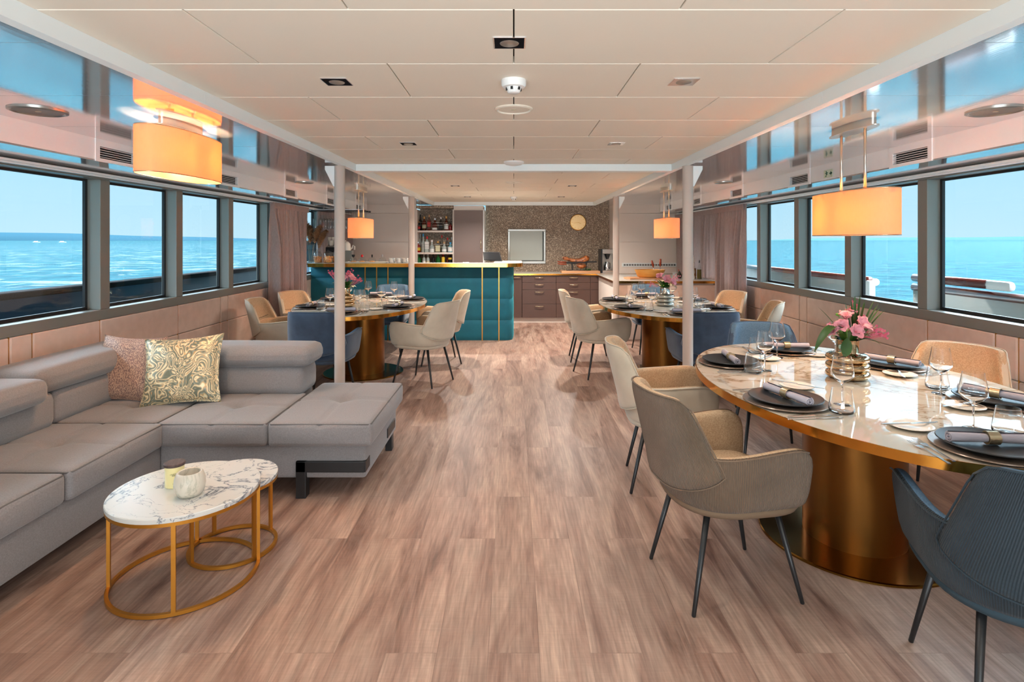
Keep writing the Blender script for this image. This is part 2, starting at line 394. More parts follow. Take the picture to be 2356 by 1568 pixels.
# terrazzo-like speckled wall covering
def speckle():
    m = mat('speckle_wall', (.3,.25,.2), .5); t = m.node_tree; b = t.nodes['Principled BSDF']
    tcn = N(t, 'ShaderNodeTexCoord'); v = N(t, 'ShaderNodeTexVoronoi'); v.inputs['Scale'].default_value = 95; t.links.new(tcn.outputs['Object'], v.inputs['Vector'])
    s = N(t, 'ShaderNodeSeparateColor'); t.links.new(v.outputs['Color'], s.inputs[0])
    r = N(t, 'ShaderNodeValToRGB'); t.links.new(s.outputs[0], r.inputs[0]); el = r.color_ramp.elements
    el[0].position = 0; el[0].color = (*s2l(100,84,70), 1); el[1].position = 1; el[1].color = (*s2l(220,204,180), 1)
    e_ = el.new(.55); e_.color = (*s2l(146,124,104), 1); e_ = el.new(.8); e_.color = (*s2l(164,142,120), 1)
    t.links.new(r.outputs[0], b.inputs['Base Color'])
speckle()
def frost():
    m = mat('frosted_pane', s2l(176,180,172), .35, .1); return m
frost()
# curtain cloth lets some daylight through
def cloth(name, c1, c2, tr):
    m = mat(name, c1, .9, noise=(1, .3, c2), stretch=(260, 260, 30)); t = m.node_tree; b = t.nodes['Principled BSDF']
    o = t.nodes['Material Output']; mx = N(t, 'ShaderNodeMixShader'); tl = N(t, 'ShaderNodeBsdfTranslucent'); tl.inputs[0].default_value = (*c1, 1)
    mx.inputs[0].default_value = tr; t.links.new(b.outputs[0], mx.inputs[1]); t.links.new(tl.outputs[0], mx.inputs[2]); t.links.new(mx.outputs[0], o.inputs[0])
    return m
cloth('curtain_mauve', s2l(172,154,150), s2l(142,124,121), .08)
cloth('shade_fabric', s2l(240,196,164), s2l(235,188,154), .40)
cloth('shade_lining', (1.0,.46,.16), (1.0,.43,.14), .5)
# cushions
def swirl():
    m = mat('swirl_velvet', (.5,.5,.4), .42, .2); t = m.node_tree; b = t.nodes['Principled BSDF']
    tcn = N(t, 'ShaderNodeTexCoord'); n0 = N(t, 'ShaderNodeTexNoise'); n0.inputs['Scale'].default_value = 8.5; n0.inputs['Detail'].default_value = 2; n0.inputs['Distortion'].default_value = 1.2; t.links.new(tcn.outputs['Object'], n0.inputs['Vector'])
    k = N(t, 'ShaderNodeMath', operation='MULTIPLY'); t.links.new(n0.outputs['Fac'], k.inputs[0]); k.inputs[1].default_value = 80
    sn = N(t, 'ShaderNodeMath', operation='SINE'); t.links.new(k.outputs[0], sn.inputs[0])
    r = N(t, 'ShaderNodeValToRGB'); mr_ = N(t, 'ShaderNodeMapRange'); t.links.new(sn.outputs[0], mr_.inputs[0]); mr_.inputs['From Min'].default_value = -1; t.links.new(mr_.outputs[0], r.inputs[0])
    el = r.color_ramp.elements; el[0].position = 0; el[0].color = (*s2l(112,112,92), 1); el[1].position = 1; el[1].color = (*s2l(226,214,176), 1)
    e_ = el.new(.35); e_.color = (*s2l(148,152,136), 1); e_ = el.new(.65); e_.color = (*s2l(198,150,92), 1)
    t.links.new(r.outputs[0], b.inputs['Base Color']); return m
swirl()
mat('mauve_weave', s2l(118,88,80), .6, noise=(210,.05,s2l(178,142,118)), detail=1, stretch=(1,1,.5))
# sea
def sea():
    m = mat('sea_water', s2l(30,130,175), .09); t = m.node_tree; b = t.nodes['Principled BSDF']; b.inputs['IOR'].default_value = 1.33
    g = N(t, 'ShaderNodeNewGeometry')
    n1 = N(t, 'ShaderNodeTexNoise'); n1.inputs['Scale'].default_value = .30; n1.inputs['Detail'].default_value = 9; n1.inputs['Roughness'].default_value = .62
    mp = N(t, 'ShaderNodeMapping'); t.links.new(g.outputs['Position'], mp.inputs[0]); mp.inputs['Scale'].default_value = (1.4, .5, 1); t.links.new(mp.outputs[0], n1.inputs['Vector'])
    bp = N(t, 'ShaderNodeBump'); bp.inputs['Strength'].default_value = 1.0; bp.inputs['Distance'].default_value = 1.1
    t.links.new(n1.outputs['Fac'], bp.inputs['Height']); t.links.new(bp.outputs[0], b.inputs['Normal'])
    # foam streaks of the wake on the port side
    n2 = N(t, 'ShaderNodeTexNoise'); n2.inputs['Scale'].default_value = .2; n2.inputs['Detail'].default_value = 10; n2.inputs['Roughness'].default_value = .72; n2.inputs['Distortion'].default_value = .6
    mp2 = N(t, 'ShaderNodeMapping'); t.links.new(g.outputs['Position'], mp2.inputs[0]); mp2.inputs['Scale'].default_value = (1, 1, 1); t.links.new(mp2.outputs[0], n2.inputs['Vector'])
    r = N(t, 'ShaderNodeValToRGB'); t.links.new(n2.outputs['Fac'], r.inputs[0]); el = r.color_ramp.elements
    el[0].position = .52; el[0].color = (0,0,0,1); el[1].position = .62; el[1].color = (1,1,1,1)
    sx = N(t, 'ShaderNodeSeparateXYZ'); t.links.new(g.outputs['Position'], sx.inputs[0])
    ms = N(t, 'ShaderNodeMapRange'); t.links.new(sx.outputs['X'], ms.inputs[0]); ms.inputs['From Min'].default_value = -50; ms.inputs['From Max'].default_value = -500; ms.inputs['To Min'].default_value = 1; ms.inputs['To Max'].default_value = 0
    mm = N(t, 'ShaderNodeMath', operation='MULTIPLY'); t.links.new(r.outputs[0], mm.inputs[0]); t.links.new(ms.outputs[0], mm.inputs[1])
    mp_ = N(t, 'ShaderNodeMapRange'); t.links.new(sx.outputs['X'], mp_.inputs[0]); mp_.inputs['From Min'].default_value = 5; mp_.inputs['From Max'].default_value = -5
    mm2 = N(t, 'ShaderNodeMath', operation='MULTIPLY'); t.links.new(mm.outputs[0], mm2.inputs[0]); t.links.new(mp_.outputs[0], mm2.inputs[1])
    mx = N(t, 'ShaderNodeMix', data_type='RGBA'); t.links.new(mm2.outputs[0], mx.inputs[0]); 
    n3 = N(t, 'ShaderNodeTexNoise'); n3.inputs['Scale'].default_value = .38; n3.inputs['Detail'].default_value = 8; n3.inputs['Roughness'].default_value = .65; t.links.new(g.outputs['Position'], n3.inputs['Vector'])
    rb = N(t, 'ShaderNodeValToRGB'); t.links.new(n3.outputs['Fac'], rb.inputs[0]); rb.color_ramp.elements[0].position = .38; rb.color_ramp.elements[1].position = .64
    rb.color_ramp.elements[0].color = (.0008, .013, .022, 1); rb.color_ramp.elements[1].color = (.005, .034, .044, 1); t.links.new(rb.outputs[0], mx.inputs[6]); mx.inputs[7].default_value = (*(.07,.085,.09), 1)
    o = t.nodes['Material Output']; df = N(t, 'ShaderNodeBsdfDiffuse'); t.links.new(mx.outputs[2], df.inputs[0])
    gl = N(t, 'ShaderNodeBsdfGlossy'); gl.inputs[0].default_value = (.42, .62, .63, 1); gl.inputs['Roughness'].default_value = .08; t.links.new(bp.outputs[0], gl.inputs['Normal'])
    fr = N(t, 'ShaderNodeFresnel'); fr.inputs[0].default_value = 1.33; t.links.new(bp.outputs[0], fr.inputs['Normal'])
    k = N(t, 'ShaderNodeMath', operation='MULTIPLY'); t.links.new(fr.outputs[0], k.inputs[0]); k.inputs[1].default_value = .62
    ms_ = N(t, 'ShaderNodeMixShader'); t.links.new(k.outputs[0], ms_.inputs[0]); t.links.new(df.outputs[0], ms_.inputs[1]); t.links.new(gl.outputs[0], ms_.inputs[2]); t.links.new(ms_.outputs[0], o.inputs[0])
sea()

# ------------------------------------------------------------------ outside: sea, hills, boats, deck rail
o = MB().box(-30000,30000,-4000,40000,-2.6,-2.5).build('sea', MAT['sea_water'], smooth=False); tag(o, 'rippled blue sea stretching to the horizon outside both window walls', 'sea'); o['kind'] = 'stuff'
def ridge(name, x0, x1, y0, y1, h, mt, seed, label):
    rnd = random.Random(seed); n = 60; b = MB(); ph = [rnd.random()*6 for _ in range(4)]
    def hh(u): return h*(math.sin(PI*min(1, u*1.0))**.5 if 0 < u < 1 else 0)*(.72+.12*math.sin(3*u+ph[0])+.08*math.sin(9*u+ph[1])+.03*math.sin(27*u+ph[2]))
    def fn(i, j):
        u = i/(n-1); a = j/8*PI
        return (x0+(x1-x0)*u, y0+(y1-y0)*u-math.cos(a)*700, -2.4+hh(u)*math.sin(a))
    b.grid(fn, n, 9); o = b.build(name, mt); tag(o, label, 'hill'); return o
ridge('hill', -11500, -3300, 8000, 7600, 145, MAT['hill_haze'], 3, 'long wooded hazy blue headland on the horizon behind the sofa side windows')
ridge('hill', -6500, -2300, 12000, 12500, 60, MAT['hill_far'], 5, 'faint pale island low on the horizon in the window nearest the curtain')
ridge('hill', 4200, 11500, 9000, 8000, 92, MAT['hill_far'], 9, 'pale hazy ridge on the horizon behind the pendant over the dining table')
for px, lab in ((84, 'tiny white motorboat under the hazy headland, farther from the window post'), (144, 'tiny white motorboat under the hazy headland, closer to the window post')):
    Y = 900; X = (px-VX)*Y/FPX
    t = thing('motorboat', lab, 'boat', (X, Y, -2.5), .2, 'white motorboats on the sea')
    MB().grid(lambda i, j: (-5+10*i/8, (-1+2*j/4)*1.6*math.sin(PI*min(1,(i+1.5)/8)*.5+.0)*(1 if i < 6 else .6 if i < 8 else .05), .3+(1.2 if j in (0,4) else 0)), 9, 5).build('hull', MAT['white_plastic'], t)
    MB().box(-3,1,-1.1,1.1,1.0,2.6).build('cabin', MAT['white_plastic'], t, bevel=.2)

RX = 4.0
def railing_left():
    t = thing('bulwark', 'dark navy deck bulwark with black top rail outside the sofa side windows', 'railing', (-RX, 4, 0))
    MB().box(-.05, .05, -6.4, 7, -.3, .985).build('bulwark_panel', MAT['bulwark_navy'], t)
    MB().box(-.09, .07, -6.4, 7, .985, 1.04).build('top_rail', MAT['rail_black'], t, bevel=.015)
railing_left()
def railing_right():
    t = thing('bulwark', 'pale deck bulwark with varnished mahogany rail beyond the curtain side gate gap', 'railing', (RX, 9, 0))
    MB().box(-.03, .05, -2.62, 3, -.3, .985).build('bulwark_panel', MAT['hull_white'], t)
    MB().tube([(0,-2.6,1.0),(0,3,1.0)], .042, 14, flat=1.0).build('handrail', MAT['mahogany'], t)
    MB().box(-.04, .03, -2.66, -2.58, -.3, 1.0).build('gate_post', MAT['white_plastic'], t, bevel=.01)
    MB().tube([(.06,-2.62,.98),(.06,-2.5,.98)], .04, 12).build('post_cap', MAT['white_plastic'], t)
    t = thing('bulwark', 'pale deck bulwark with doubled mahogany rail outside the windows by the dining table', 'railing', (RX, 2, 0))
    MB().box(-.03, .05, -4.4, 3.66, -.3, .955).build('bulwark_panel', MAT['hull_white'], t)
    MB().tube([(0,-4.4,.985),(0,3.68,.985)], .042, 14).build('handrail', MAT['mahogany'], t)
    MB().tube([(0,2.80,1.078),(0,3.68,1.078)], .04, 14).build('upper_rail', MAT['mahogany'], t)
    MB().rbox(-.03,.03,2.56,2.82,1.035,1.115,.035).build('rail_cap', MAT['white_plastic'], t, weld=True)
railing_right()
o = struct(MB().box(-4.2,-3.16,-4,12,-.35,-.3).build('trim_1', MAT['hull_white'])); o = struct(MB().box(3.16,4.2,-4,12,-.35,-.3).build('trim_2', MAT['hull_white']))
struct(MB().box(-4.25,-3.1,-4,12,2.2,2.3).build('trim_9', MAT['hull_white'])); struct(MB().box(3.1,4.25,-4,12,2.2,2.3).build('trim_10', MAT['hull_white']))  # unseen overhang slabs added to keep the high sun out of the room
struct(MB().box(-3.12,3.12,-4,12,2.24,2.3).build('roof', MAT['hull_white']))

# ------------------------------------------------------------------ room shell
struct(MB().box(-3.1,3.1,YF-.1,11.2,-.1,0).build('floor', MAT['vinyl_plank'], smooth=False))
b = MB()
rows = [1.68+.515*k for k in range(-8, 19)]
for k, y0 in enumerate(rows):
    y1 = y0+.515
    off = 0 if k % 2 == 0 else .489
    xs = [-2.445+.978*i for i in range(6)] if off else [-1.956+.978*i for i in range(5)]
    if y0 < 5.1 < y1: pass
    for x0 in xs:
        a, c = max(x0, -TX-.02), min(x0+.978, TX+.02)
        if c-a < .02: continue
        yy0, yy1 = max(y0, YF), min(y1, 10.12)
        if yy1-yy0 < .02: continue
        g = .0022
        P = [(a+g,yy0+g,ZC+.0025),(c-g,yy0+g,ZC+.0025),(c-g,yy1-g,ZC+.0025),(a+g,yy1-g,ZC+.0025)]
        q = .002
        Q = [(a+g+q,yy0+g+q,ZC),(c-g-q,yy0+g+q,ZC),(c-g-q,yy1-g-q,ZC),(a+g+q,yy1-g-q,ZC)]
        T = [(p[0],p[1],ZC+.03) for p in P]
        b.add(P+Q+T, [(7,6,5,4),(0,4,5,1),(1,5,6,2),(2,6,7,3),(3,7,4,0),(0,1,9,8),(1,2,10,9),(2,3,11,10),(3,0,8,11)], 0)
b.box(-TX-.06, TX+.06, YF, 10.2, ZC+.03, ZC+.09, 1)
struct(b.build('ceiling', [MAT['ceiling_panel'], MAT['dark_gap']], smooth=False))
# glossy outer ceilings with thin cross joints
for sgn, nm in ((-1, 'ceiling_side_1'), (1, 'ceiling_side_2')):
    b = MB()
    ys = [YF, -1.4, -.7, .0, .68, 1.25, 1.83, 2.5, 3.18, 3.86, 4.54, 5.22, 5.9, 6.6, 7.3, 8.0, 8.7, 9.4, 10.15, 10.9]
    for y0, y1 in zip(ys, ys[1:]):
        x0, x1 = sorted((sgn*(TX+.03), sgn*3.1)); b.box(x0, x1, y0+.0015, y1-.0015, ZG, ZG+.02)
    x0, x1 = sorted((sgn*(TX+.03), sgn*3.1)); b.box(x0, x1, YF, 10.9, ZG+.021, ZG+.03, 1)
    struct(b.build(nm, [MAT['pearl_laminate'], MAT['dark_gap']], smooth=False))
b = MB().box(-TX, TX, 10.146, 10.9, ZG, ZG+.03); struct(b.build('ceiling_aft', MAT['pearl_laminate'], smooth=False))
# trims around the centre ceiling and the cross beam
k = 2
for sgn in (-1, 1):
    x0, x1 = sorted((sgn*TX, sgn*(TX+.045))); k += 1
    b = MB(); ys = [YF, -.1, 1.25, 2.6, 3.95, 5.3, 6.65, 8.0, 9.35, 10.14]
    for y0, y1 in zip(ys, ys[1:]): b.box(x0, x1, y0, y1-.0015, ZT, ZC+.02)
    struct(b.build('trim_%d' % k, MAT['white_trim'], smooth=False))
struct(MB().box(-TX, TX, 10.1, 10.145, ZT, ZC+.02).build('trim_5', MAT['white_trim'], smooth=False))
struct(MB().box(-TX, TX, 5.09, 5.2, ZT, ZC+.02).build('trim_6', MAT['white_trim'], smooth=False))

# side walls: padded panels under the sill, gold joints
JY = [2.15, 2.31, 3.32, 3.48, 4.05, 4.99, 5.71, 5.86, 6.77, 6.93, 7.85, 8.0]
def side_wall(sgn, nm):
    b = MB(); xs = sgn*WX
    ys = [YF, -1.3, -.4, .5, 1.3]+JY+[9.0, YB+.6]
    zs = [.02, .325, .627, .884]
    for y0, y1 in zip(ys, ys[1:]):
        for z0, z1 in zip(zs, zs[1:]):
            bb = MB().rbox(xs-.012, xs+.012, y0+.004, y1-.004, z0+.0015, z1-.0015, .01, 0, 2)
            b.v += [v for v in []]
            base = len(b.v); b.v += bb.v
            for f in bb.f: b.f.append(tuple(base+i for i in f)); b.m.append(0)
        if y1 < 9: b.box(*sorted((xs-sgn*.004, xs+sgn*.01)), y1-.006, y1+.006, .02, .884, 1)
    x0, x1 = sorted((xs+sgn*.002, xs+sgn*.14)); b.box(x0, x1, YF, YB+.6, 0, .884, 2)
    x0, x1 = sorted((xs, xs+sgn*.14)); b.box(*sorted((xs+sgn*.02, xs+sgn*.14)), YF, YB+.6, 1.921, 2.12, 2)
    o = struct(b.build(nm, [MAT['leather_pink'], MAT['gold_strip'], MAT['frame_grey']], smooth=False))
side_wall(-1, 'wall_left'); side_wall(1, 'wall_right')
# window walls: grey frames, mullions, black gaskets and panes
MY = [4.063+.916*k for k in range(-1, 7)]
wn = 0
for sgn in (-1, 1):
    xi, xg = sgn*WX, sgn*GX
    b = MB(); X0, X1 = sorted((xi-sgn*.012, xg+sgn*.03))
    b.box(X0, X1, YF, YB+.6, .884, SILL)
    b.box(X0, X1, YF, YB+.6, HEAD, 1.921)
    X0, X1 = sorted((xi, xg+sgn*.03))
    for y in MY: b.box(X0, X1, y, y+.097, SILL, HEAD)
    b.box(X0, X1, YF, MY[0]-.819, SILL, HEAD); b.box(X0, X1, MY[-1]+.05, YB+.6, SILL, HEAD)  # unseen near stretch closed off without windows to darken the foreground
    struct(b.build('trim_%d' % (7 if sgn < 0 else 8), MAT['frame_grey'], smooth=False, bevel=.003))
    for y in MY:
        wn += 1; y0, y1 = y-.819, y; g = MB(); w = .022
        X0, X1 = sorted((xg-sgn*.008, xg+sgn*.012))
        g.box(X0,X1,y0,y1,SILL,SILL+w); g.box(X0,X1,y0,y1,HEAD-w*.7,HEAD); g.box(X0,X1,y0,y0+w,SILL+w,HEAD-w*.7); g.box(X0,X1,y1-w,y1,SILL+w,HEAD-w*.7)
        wf = struct(g.build('window_%d' % wn, MAT['gasket'], smooth=False))
        MB().box(*sorted((xg, xg+sgn*.004)), y0+w, y1-w, SILL+w, HEAD-w*.7).build('window_pane', MAT['window_glass'], wf, smooth=False)
# air duct boxes with grilles
VS = [.62, 2.08, 3.535, 4.99, 6.45, 7.90, 9.35]
XB, ZB = 2.60, 1.944
for sgn, lab in ((-1, 'sofa side'), (1, 'dining table side')):
    t = thing('air_duct', 'long white duct box under the glossy ceiling, %s' % ('above the sofa windows' if sgn < 0 else 'above the near dining table windows'), 'duct', (sgn*(XB+.15), 4, ZB))
    b = MB(); X0, X1 = sorted((-sgn*.15, sgn*.215)); ends = [YF-4]+[v for s_ in VS for v in (s_-4, s_+.40-4)]+[10.1-4]
    for i in range(0, len(ends), 2):
        if ends[i+1]-ends[i] > .01: b.box(X0, X1, ends[i], ends[i+1], .01, ZG-ZB)
    xi_, xo_ = -sgn*.15, sgn*.215; y0_, y1_ = ends[0], ends[-1]
    b.add([(xi_,y0_,0),(xo_,y0_,-.020),(xo_,y1_,-.020),(xi_,y1_,0),(xi_,y0_,.01),(xo_,y0_,.01),(xo_,y1_,.01),(xi_,y1_,.01)],
          [(3,2,1,0),(4,5,6,7),(0,1,5,4),(1,2,6,5),(2,3,7,6),(3,0,4,7)], 1)
    b.build('duct_casing', [MAT['duct_white'], MAT['pearl_laminate']], t, smooth=False)
    for s_ in VS:
        y0, y1 = s_-4, s_+.4-4; f = MB(); xf = -sgn*.15
        a0, a1 = sorted((xf-sgn*.006, xf+sgn*.02)); z0, z1 = .0, ZG-ZB
        for q in ((y0,y0+.035,z0,z1),(y1-.035,y1,z0,z1),(y0+.035,y1-.035,z0,z0+.022),(y0+.035,y1-.035,z1-.045,z1)): f.box(a0,a1,*q)
        b0, b1 = sorted((xf+sgn*.02, xf+sgn*.03)); f.box(b0, b1, y0, y1, z0, z1, 1)
        fr = f.build('vent', [MAT['duct_white'], MAT['vent_black']], t, smooth=False)
        s2 = MB()
        for i in range(5):
            z = z0+.030+i*.0145; c0, c1 = sorted((xf-sgn*.002, xf+sgn*.004)); s2.box(c0, c1, y0+.035, y1-.035, z, z+.0028)
        s2.build('slat', MAT['duct_white'], fr, smooth=False)
# exit sticker on the duct
t = thing('exit_sign', 'small pale exit sticker with green running figure and arrow on the duct', 'sign', (XB-.004, 4.70, 2.0))
t.scale = (1,.72,.72)
MB().box(-.002, .002, -.09, .09, -.045, .045).build('sign_face', MAT['sign_pale'], t, smooth=False)
b = MB(); 
b.M = Matrix.Translation((-.004, 0, 0))
b.box(0,.002,-.085,-.03,-.006,.006); b.add([(0,-.085,0),(0,-.055,.022),(0,-.055,-.022),(.002,-.085,0),(.002,-.055,.022),(.002,-.055,-.022)],[(0,1,2),(5,4,3),(0,3,4,1),(1,4,5,2),(2,5,3,0)])
b.build('arrow', MAT['sign_green'], t, smooth=False); b = MB(); b.M = Matrix.Translation((-.004, 0, 0))
b.lathe([(0,.019),(.007,.025),(0,.032)], 8, (0,.03,0)); b.box(0,.002,.02,.036,-.006,.02); b.box(0,.002,.036,.056,.004,.012); b.box(0,.002,.0,.02,.006,.014)
b.box(0,.002,.032,.040,-.032,-.006); b.box(0,.002,.012,.028,-.012,-.004); b.box(0,.002,.04,.058,-.034,-.026)
b.build('running_figure', MAT['sign_green'], t, smooth=False)
# curtain tracks
for sgn, lab in ((-1, 'above the sofa side windows'), (1, 'above the dining table windows')):
    t = thing('curtain_track', 'double silver curtain track running %s' % lab, 'curtain track', (sgn*(WX-.05), 4, 1.893))
    MB().box(-.014,.014, YF-4, 6.0, .0, .02).build('rail', MAT['duct_white'], t, smooth=False, bevel=.004)
    MB().box(-.014-sgn*.03,.010-sgn*.03, YF-4, 6.0, .008, .024).build('rail', MAT['white_trim'], t, smooth=False, bevel=.004)
# columns with brackets
for x, y, lab in ((-1.455,4.76,'beige fabric wrapped column standing behind the sofa chaise'),(1.455,4.76,'beige fabric wrapped column standing behind the cream chairs of the near table'),
                  (-1.455,8.10,'beige wrapped column rising through the gold edged bar top'),(1.455,8.10,'beige wrapped column at the corner of the pale side counter')):
    t = thing('column', lab, 'column', (x, y, 0), group='ceiling support columns')
    MB().lathe([(.043,0),(.043,ZT)], 28).build('post', MAT['column_fabric'], t, auto=40)
    MB().lathe([(.05,0),(.05,.012),(.044,.014)], 28).build('base_ring', MAT['column_fabric'], t, auto=40)
    s_ = -1 if x < 0 else 1
    MB().prism([(-.02,0),(.02,0),(.02,.012),(-.02,.012)], 0, .01).box(-.055,.055,-.06,-.045,ZT-.17,ZT).build('bracket', MAT['white_trim'], t, smooth=False) if False else \
    MB().add([(s_*.03,-.012,ZT),(s_*.12,-.012,ZT),(s_*.12,-.012,ZT-.03),(s_*.05,-.012,ZT-.17),(s_*.03,-.012,ZT-.17),
              (s_*.03,.012,ZT),(s_*.12,.012,ZT),(s_*.12,.012,ZT-.03),(s_*.05,.012,ZT-.17),(s_*.03,.012,ZT-.17)],
             [(0,1,2,3,4),(9,8,7,6,5),(0,5,6,1),(1,6,7,2),(2,7,8,3),(3,8,9,4),(4,9,5,0)]).build('bracket', MAT['white_trim'], t, smooth=False)

# aft walls
b = MB().box(-3.09,-1.74,YB,YB+.05,0,1.42).box(-3.09,-1.74,YB,YB+.05,1.424,1.93).box(-3.09,-1.74,YB,YB+.05,1.934,ZG).box(-3.09,-1.74,YB+.051,YB+.06,0,ZG)
struct(b.build('wall_aft_1', MAT['wall_beige'], smooth=False))
b = MB().box(1.80,3.09,YB,YB+.05,0,1.42).box(1.80,3.09,YB,YB+.05,1.424,1.93).box(1.80,3.09,YB,YB+.05,1.934,ZG).box(1.80,3.09,YB+.051,YB+.06,0,ZG)
struct(b.build('wall_aft_2', MAT['wall_beige'], smooth=False))
struct(MB().box(1.80,1.84,YB+.06,YK,0,ZG).build('wall_return', MAT['wall_beige'], smooth=False))
struct(MB().box(-.53,1.84,YK,YK+.06,0,ZG+.02).build('wall_back', MAT['speckle_wall'], smooth=False))
# wall behind the camera with a glazed doorway
b = MB().box(-3.1,-1.2,YF-.08,YF,0,ZC+.05).box(1.2,3.1,YF-.08,YF,0,ZC+.05).box(-1.2,1.2,YF-.08,YF,2.0,ZC+.05).box(-1.2,1.2,YF-.08,YF,0,.5)
struct(b.build('wall_front', MAT['wall_beige'], smooth=False))
struct(MB().box(-1.2,1.2,YF-.05,YF-.04,.5,2.0).build('window_40', MAT['window_glass'], smooth=False))

# vent grille on the aft wall over the side counter
t = thing('wall_vent', 'long slim white grille with square openings on wall over side counter', 'vent', (2.42, YB-.006, 1.012))
MB().box(-.49,.49,-.004,.004,-.034,.034).build('plate', MAT['white_trim'], t, smooth=False, bevel=.002)
b = MB()
for i in range(20):
    x = -.46+i*.0468
    for u, v in ((0,0),(.017,0),(0,-.017),(.017,-.017)): b.box(x+u, x+u+.014, -.006, -.0035, v+.002, v+.016)
b.build('opening', MAT['vent_black'], t, smooth=False)

# ------------------------------------------------------------------ bar niche, door, kitchen
t = thing('bottle_shelf', 'pale shelf unit with glass rails holding rows of liquor bottles', 'shelf', (-1.405, YB, 0))
MB().box(-.335,-.315,0,.32,0,2.0).box(.315,.335,0,.32,0,2.0).box(-.315,.315,.30,.32,0,2.02,1).box(-.335,.335,0,.32,2.02,2.07,1).build('case', [MAT['wall_beige'], MAT['speckle_wall']], t, smooth=False)
SHZ = [.97, 1.235, 1.625]
for z in SHZ:
    MB().box(-.315,.315,0,.30,z-.032,z).build('shelf_board', MAT['wall_beige'], t, smooth=False)
for z in SHZ[1:]:
    for d in (.095, .14): MB().tube([(-.315,.012,z+d),(.315,.012,z+d)], .0028, 6).build('guard_rail', MAT['rail_silver'], t)
o = thing('tall_cabinet', 'tall brown flat panel cabinet with slim metal handle beside the bottles', 'cabinet', (-.80, YB, 0))
MB().box(-.27,.255,.0,.5,0,ZT-.005).build('body', MAT['wall_beige'], o, smooth=False)
d = MB().box(-.262,.252,-.022,-.001,.02,1.985).build('door', MAT['brown_door'], o, smooth=False, bevel=.002)
MB().tube([(.215,-.022,1.30),(.215,-.05,1.31),(.215,-.052,1.38),(.215,-.05,1.45),(.215,-.022,1.46)], .007, 8).build('handle', MAT['satin_nickel'], d)
MB().box(.255,.275,-.025,.5,0,2.0).build('side_trim', MAT['white_trim'], o, smooth=False)

def bottle(x, z, h, r, glassc, cap, lab, label=None, y=.10, sq=False, neck=.35, scale_lab=(.25,.6), cat='bottle'):
    o = thing('liquor_bottle', lab, cat, (-1.405+x, YB+y, z), group='bottles on the bar shelves')
    n = 4 if sq else 16; k = 1.25 if sq else 1
    if sq: o.rotation_euler = (0,0,PI/4)
    hb = h*(1-neck)
    MB().lathe([(r*k*.95,0),(r*k,.006),(r*k,hb*.88),(r*.75,hb),(r*.38,hb+h*neck*.25),(r*.34,h*.86),(0,h*.86)], n).build('bottle_body', glassc, o, auto=35)
    MB().lathe([(r*.42,h*.84),(r*.42,h),(0,h)], 10).build('cap', cap, o, auto=35)
    if label:
        MB().lathe([(r*k*1.02,hb*scale_lab[0]),(r*k*1.02,hb*scale_lab[1]+.01)], n).build('label', label, o, auto=35)
    return o
def cm(name, rgb, rough=.3, metal=0): return mat(name, s2l(*rgb), rough, metal)
B_am = cm('whisky_glass', (92,30,12), .08); B_red = cm('red_glass', (150,20,20), .08); B_gr = cm('green_glass', (16,86,34), .08); B_cl = cm('gin_glass', (176,184,180), .05); B_bk = cm('dark_bottle', (24,22,22), .1)
B_tq = cm('turquoise_glass', (110,160,170), .1); B_smoke = cm('smoke_glass', (90,86,76), .1)
L_cr = cm('label_ivory', (214,204,168), .6); L_rd = cm('label_red', (200,40,36), .6); L_wh = cm('label_white', (236,234,230), .6); L_bk = cm('label_black', (30,32,36), .5); L_yl = cm('label_yellow', (226,190,60), .6)
C_gd = cm('cap_gold', (214,160,90), .4, .5); C_rd = cm('cap_red', (206,24,34), .4); C_bk = cm('cap_black', (26,26,28), .4); C_gr = cm('cap_green', (20,140,80), .4); C_wt = cm('cap_white', (236,230,232), .4); C_bl = cm('cap_blue', (60,150,206), .4); C_sv = cm('cap_silver', (190,190,192), .3, .8); C_cork = cm('cap_cork', (206,160,120), .6)
def bx(px): return (px/9.424+950-VX)*(YB+.1)/FPX+1.405
S0, S1, S2 = SHZ
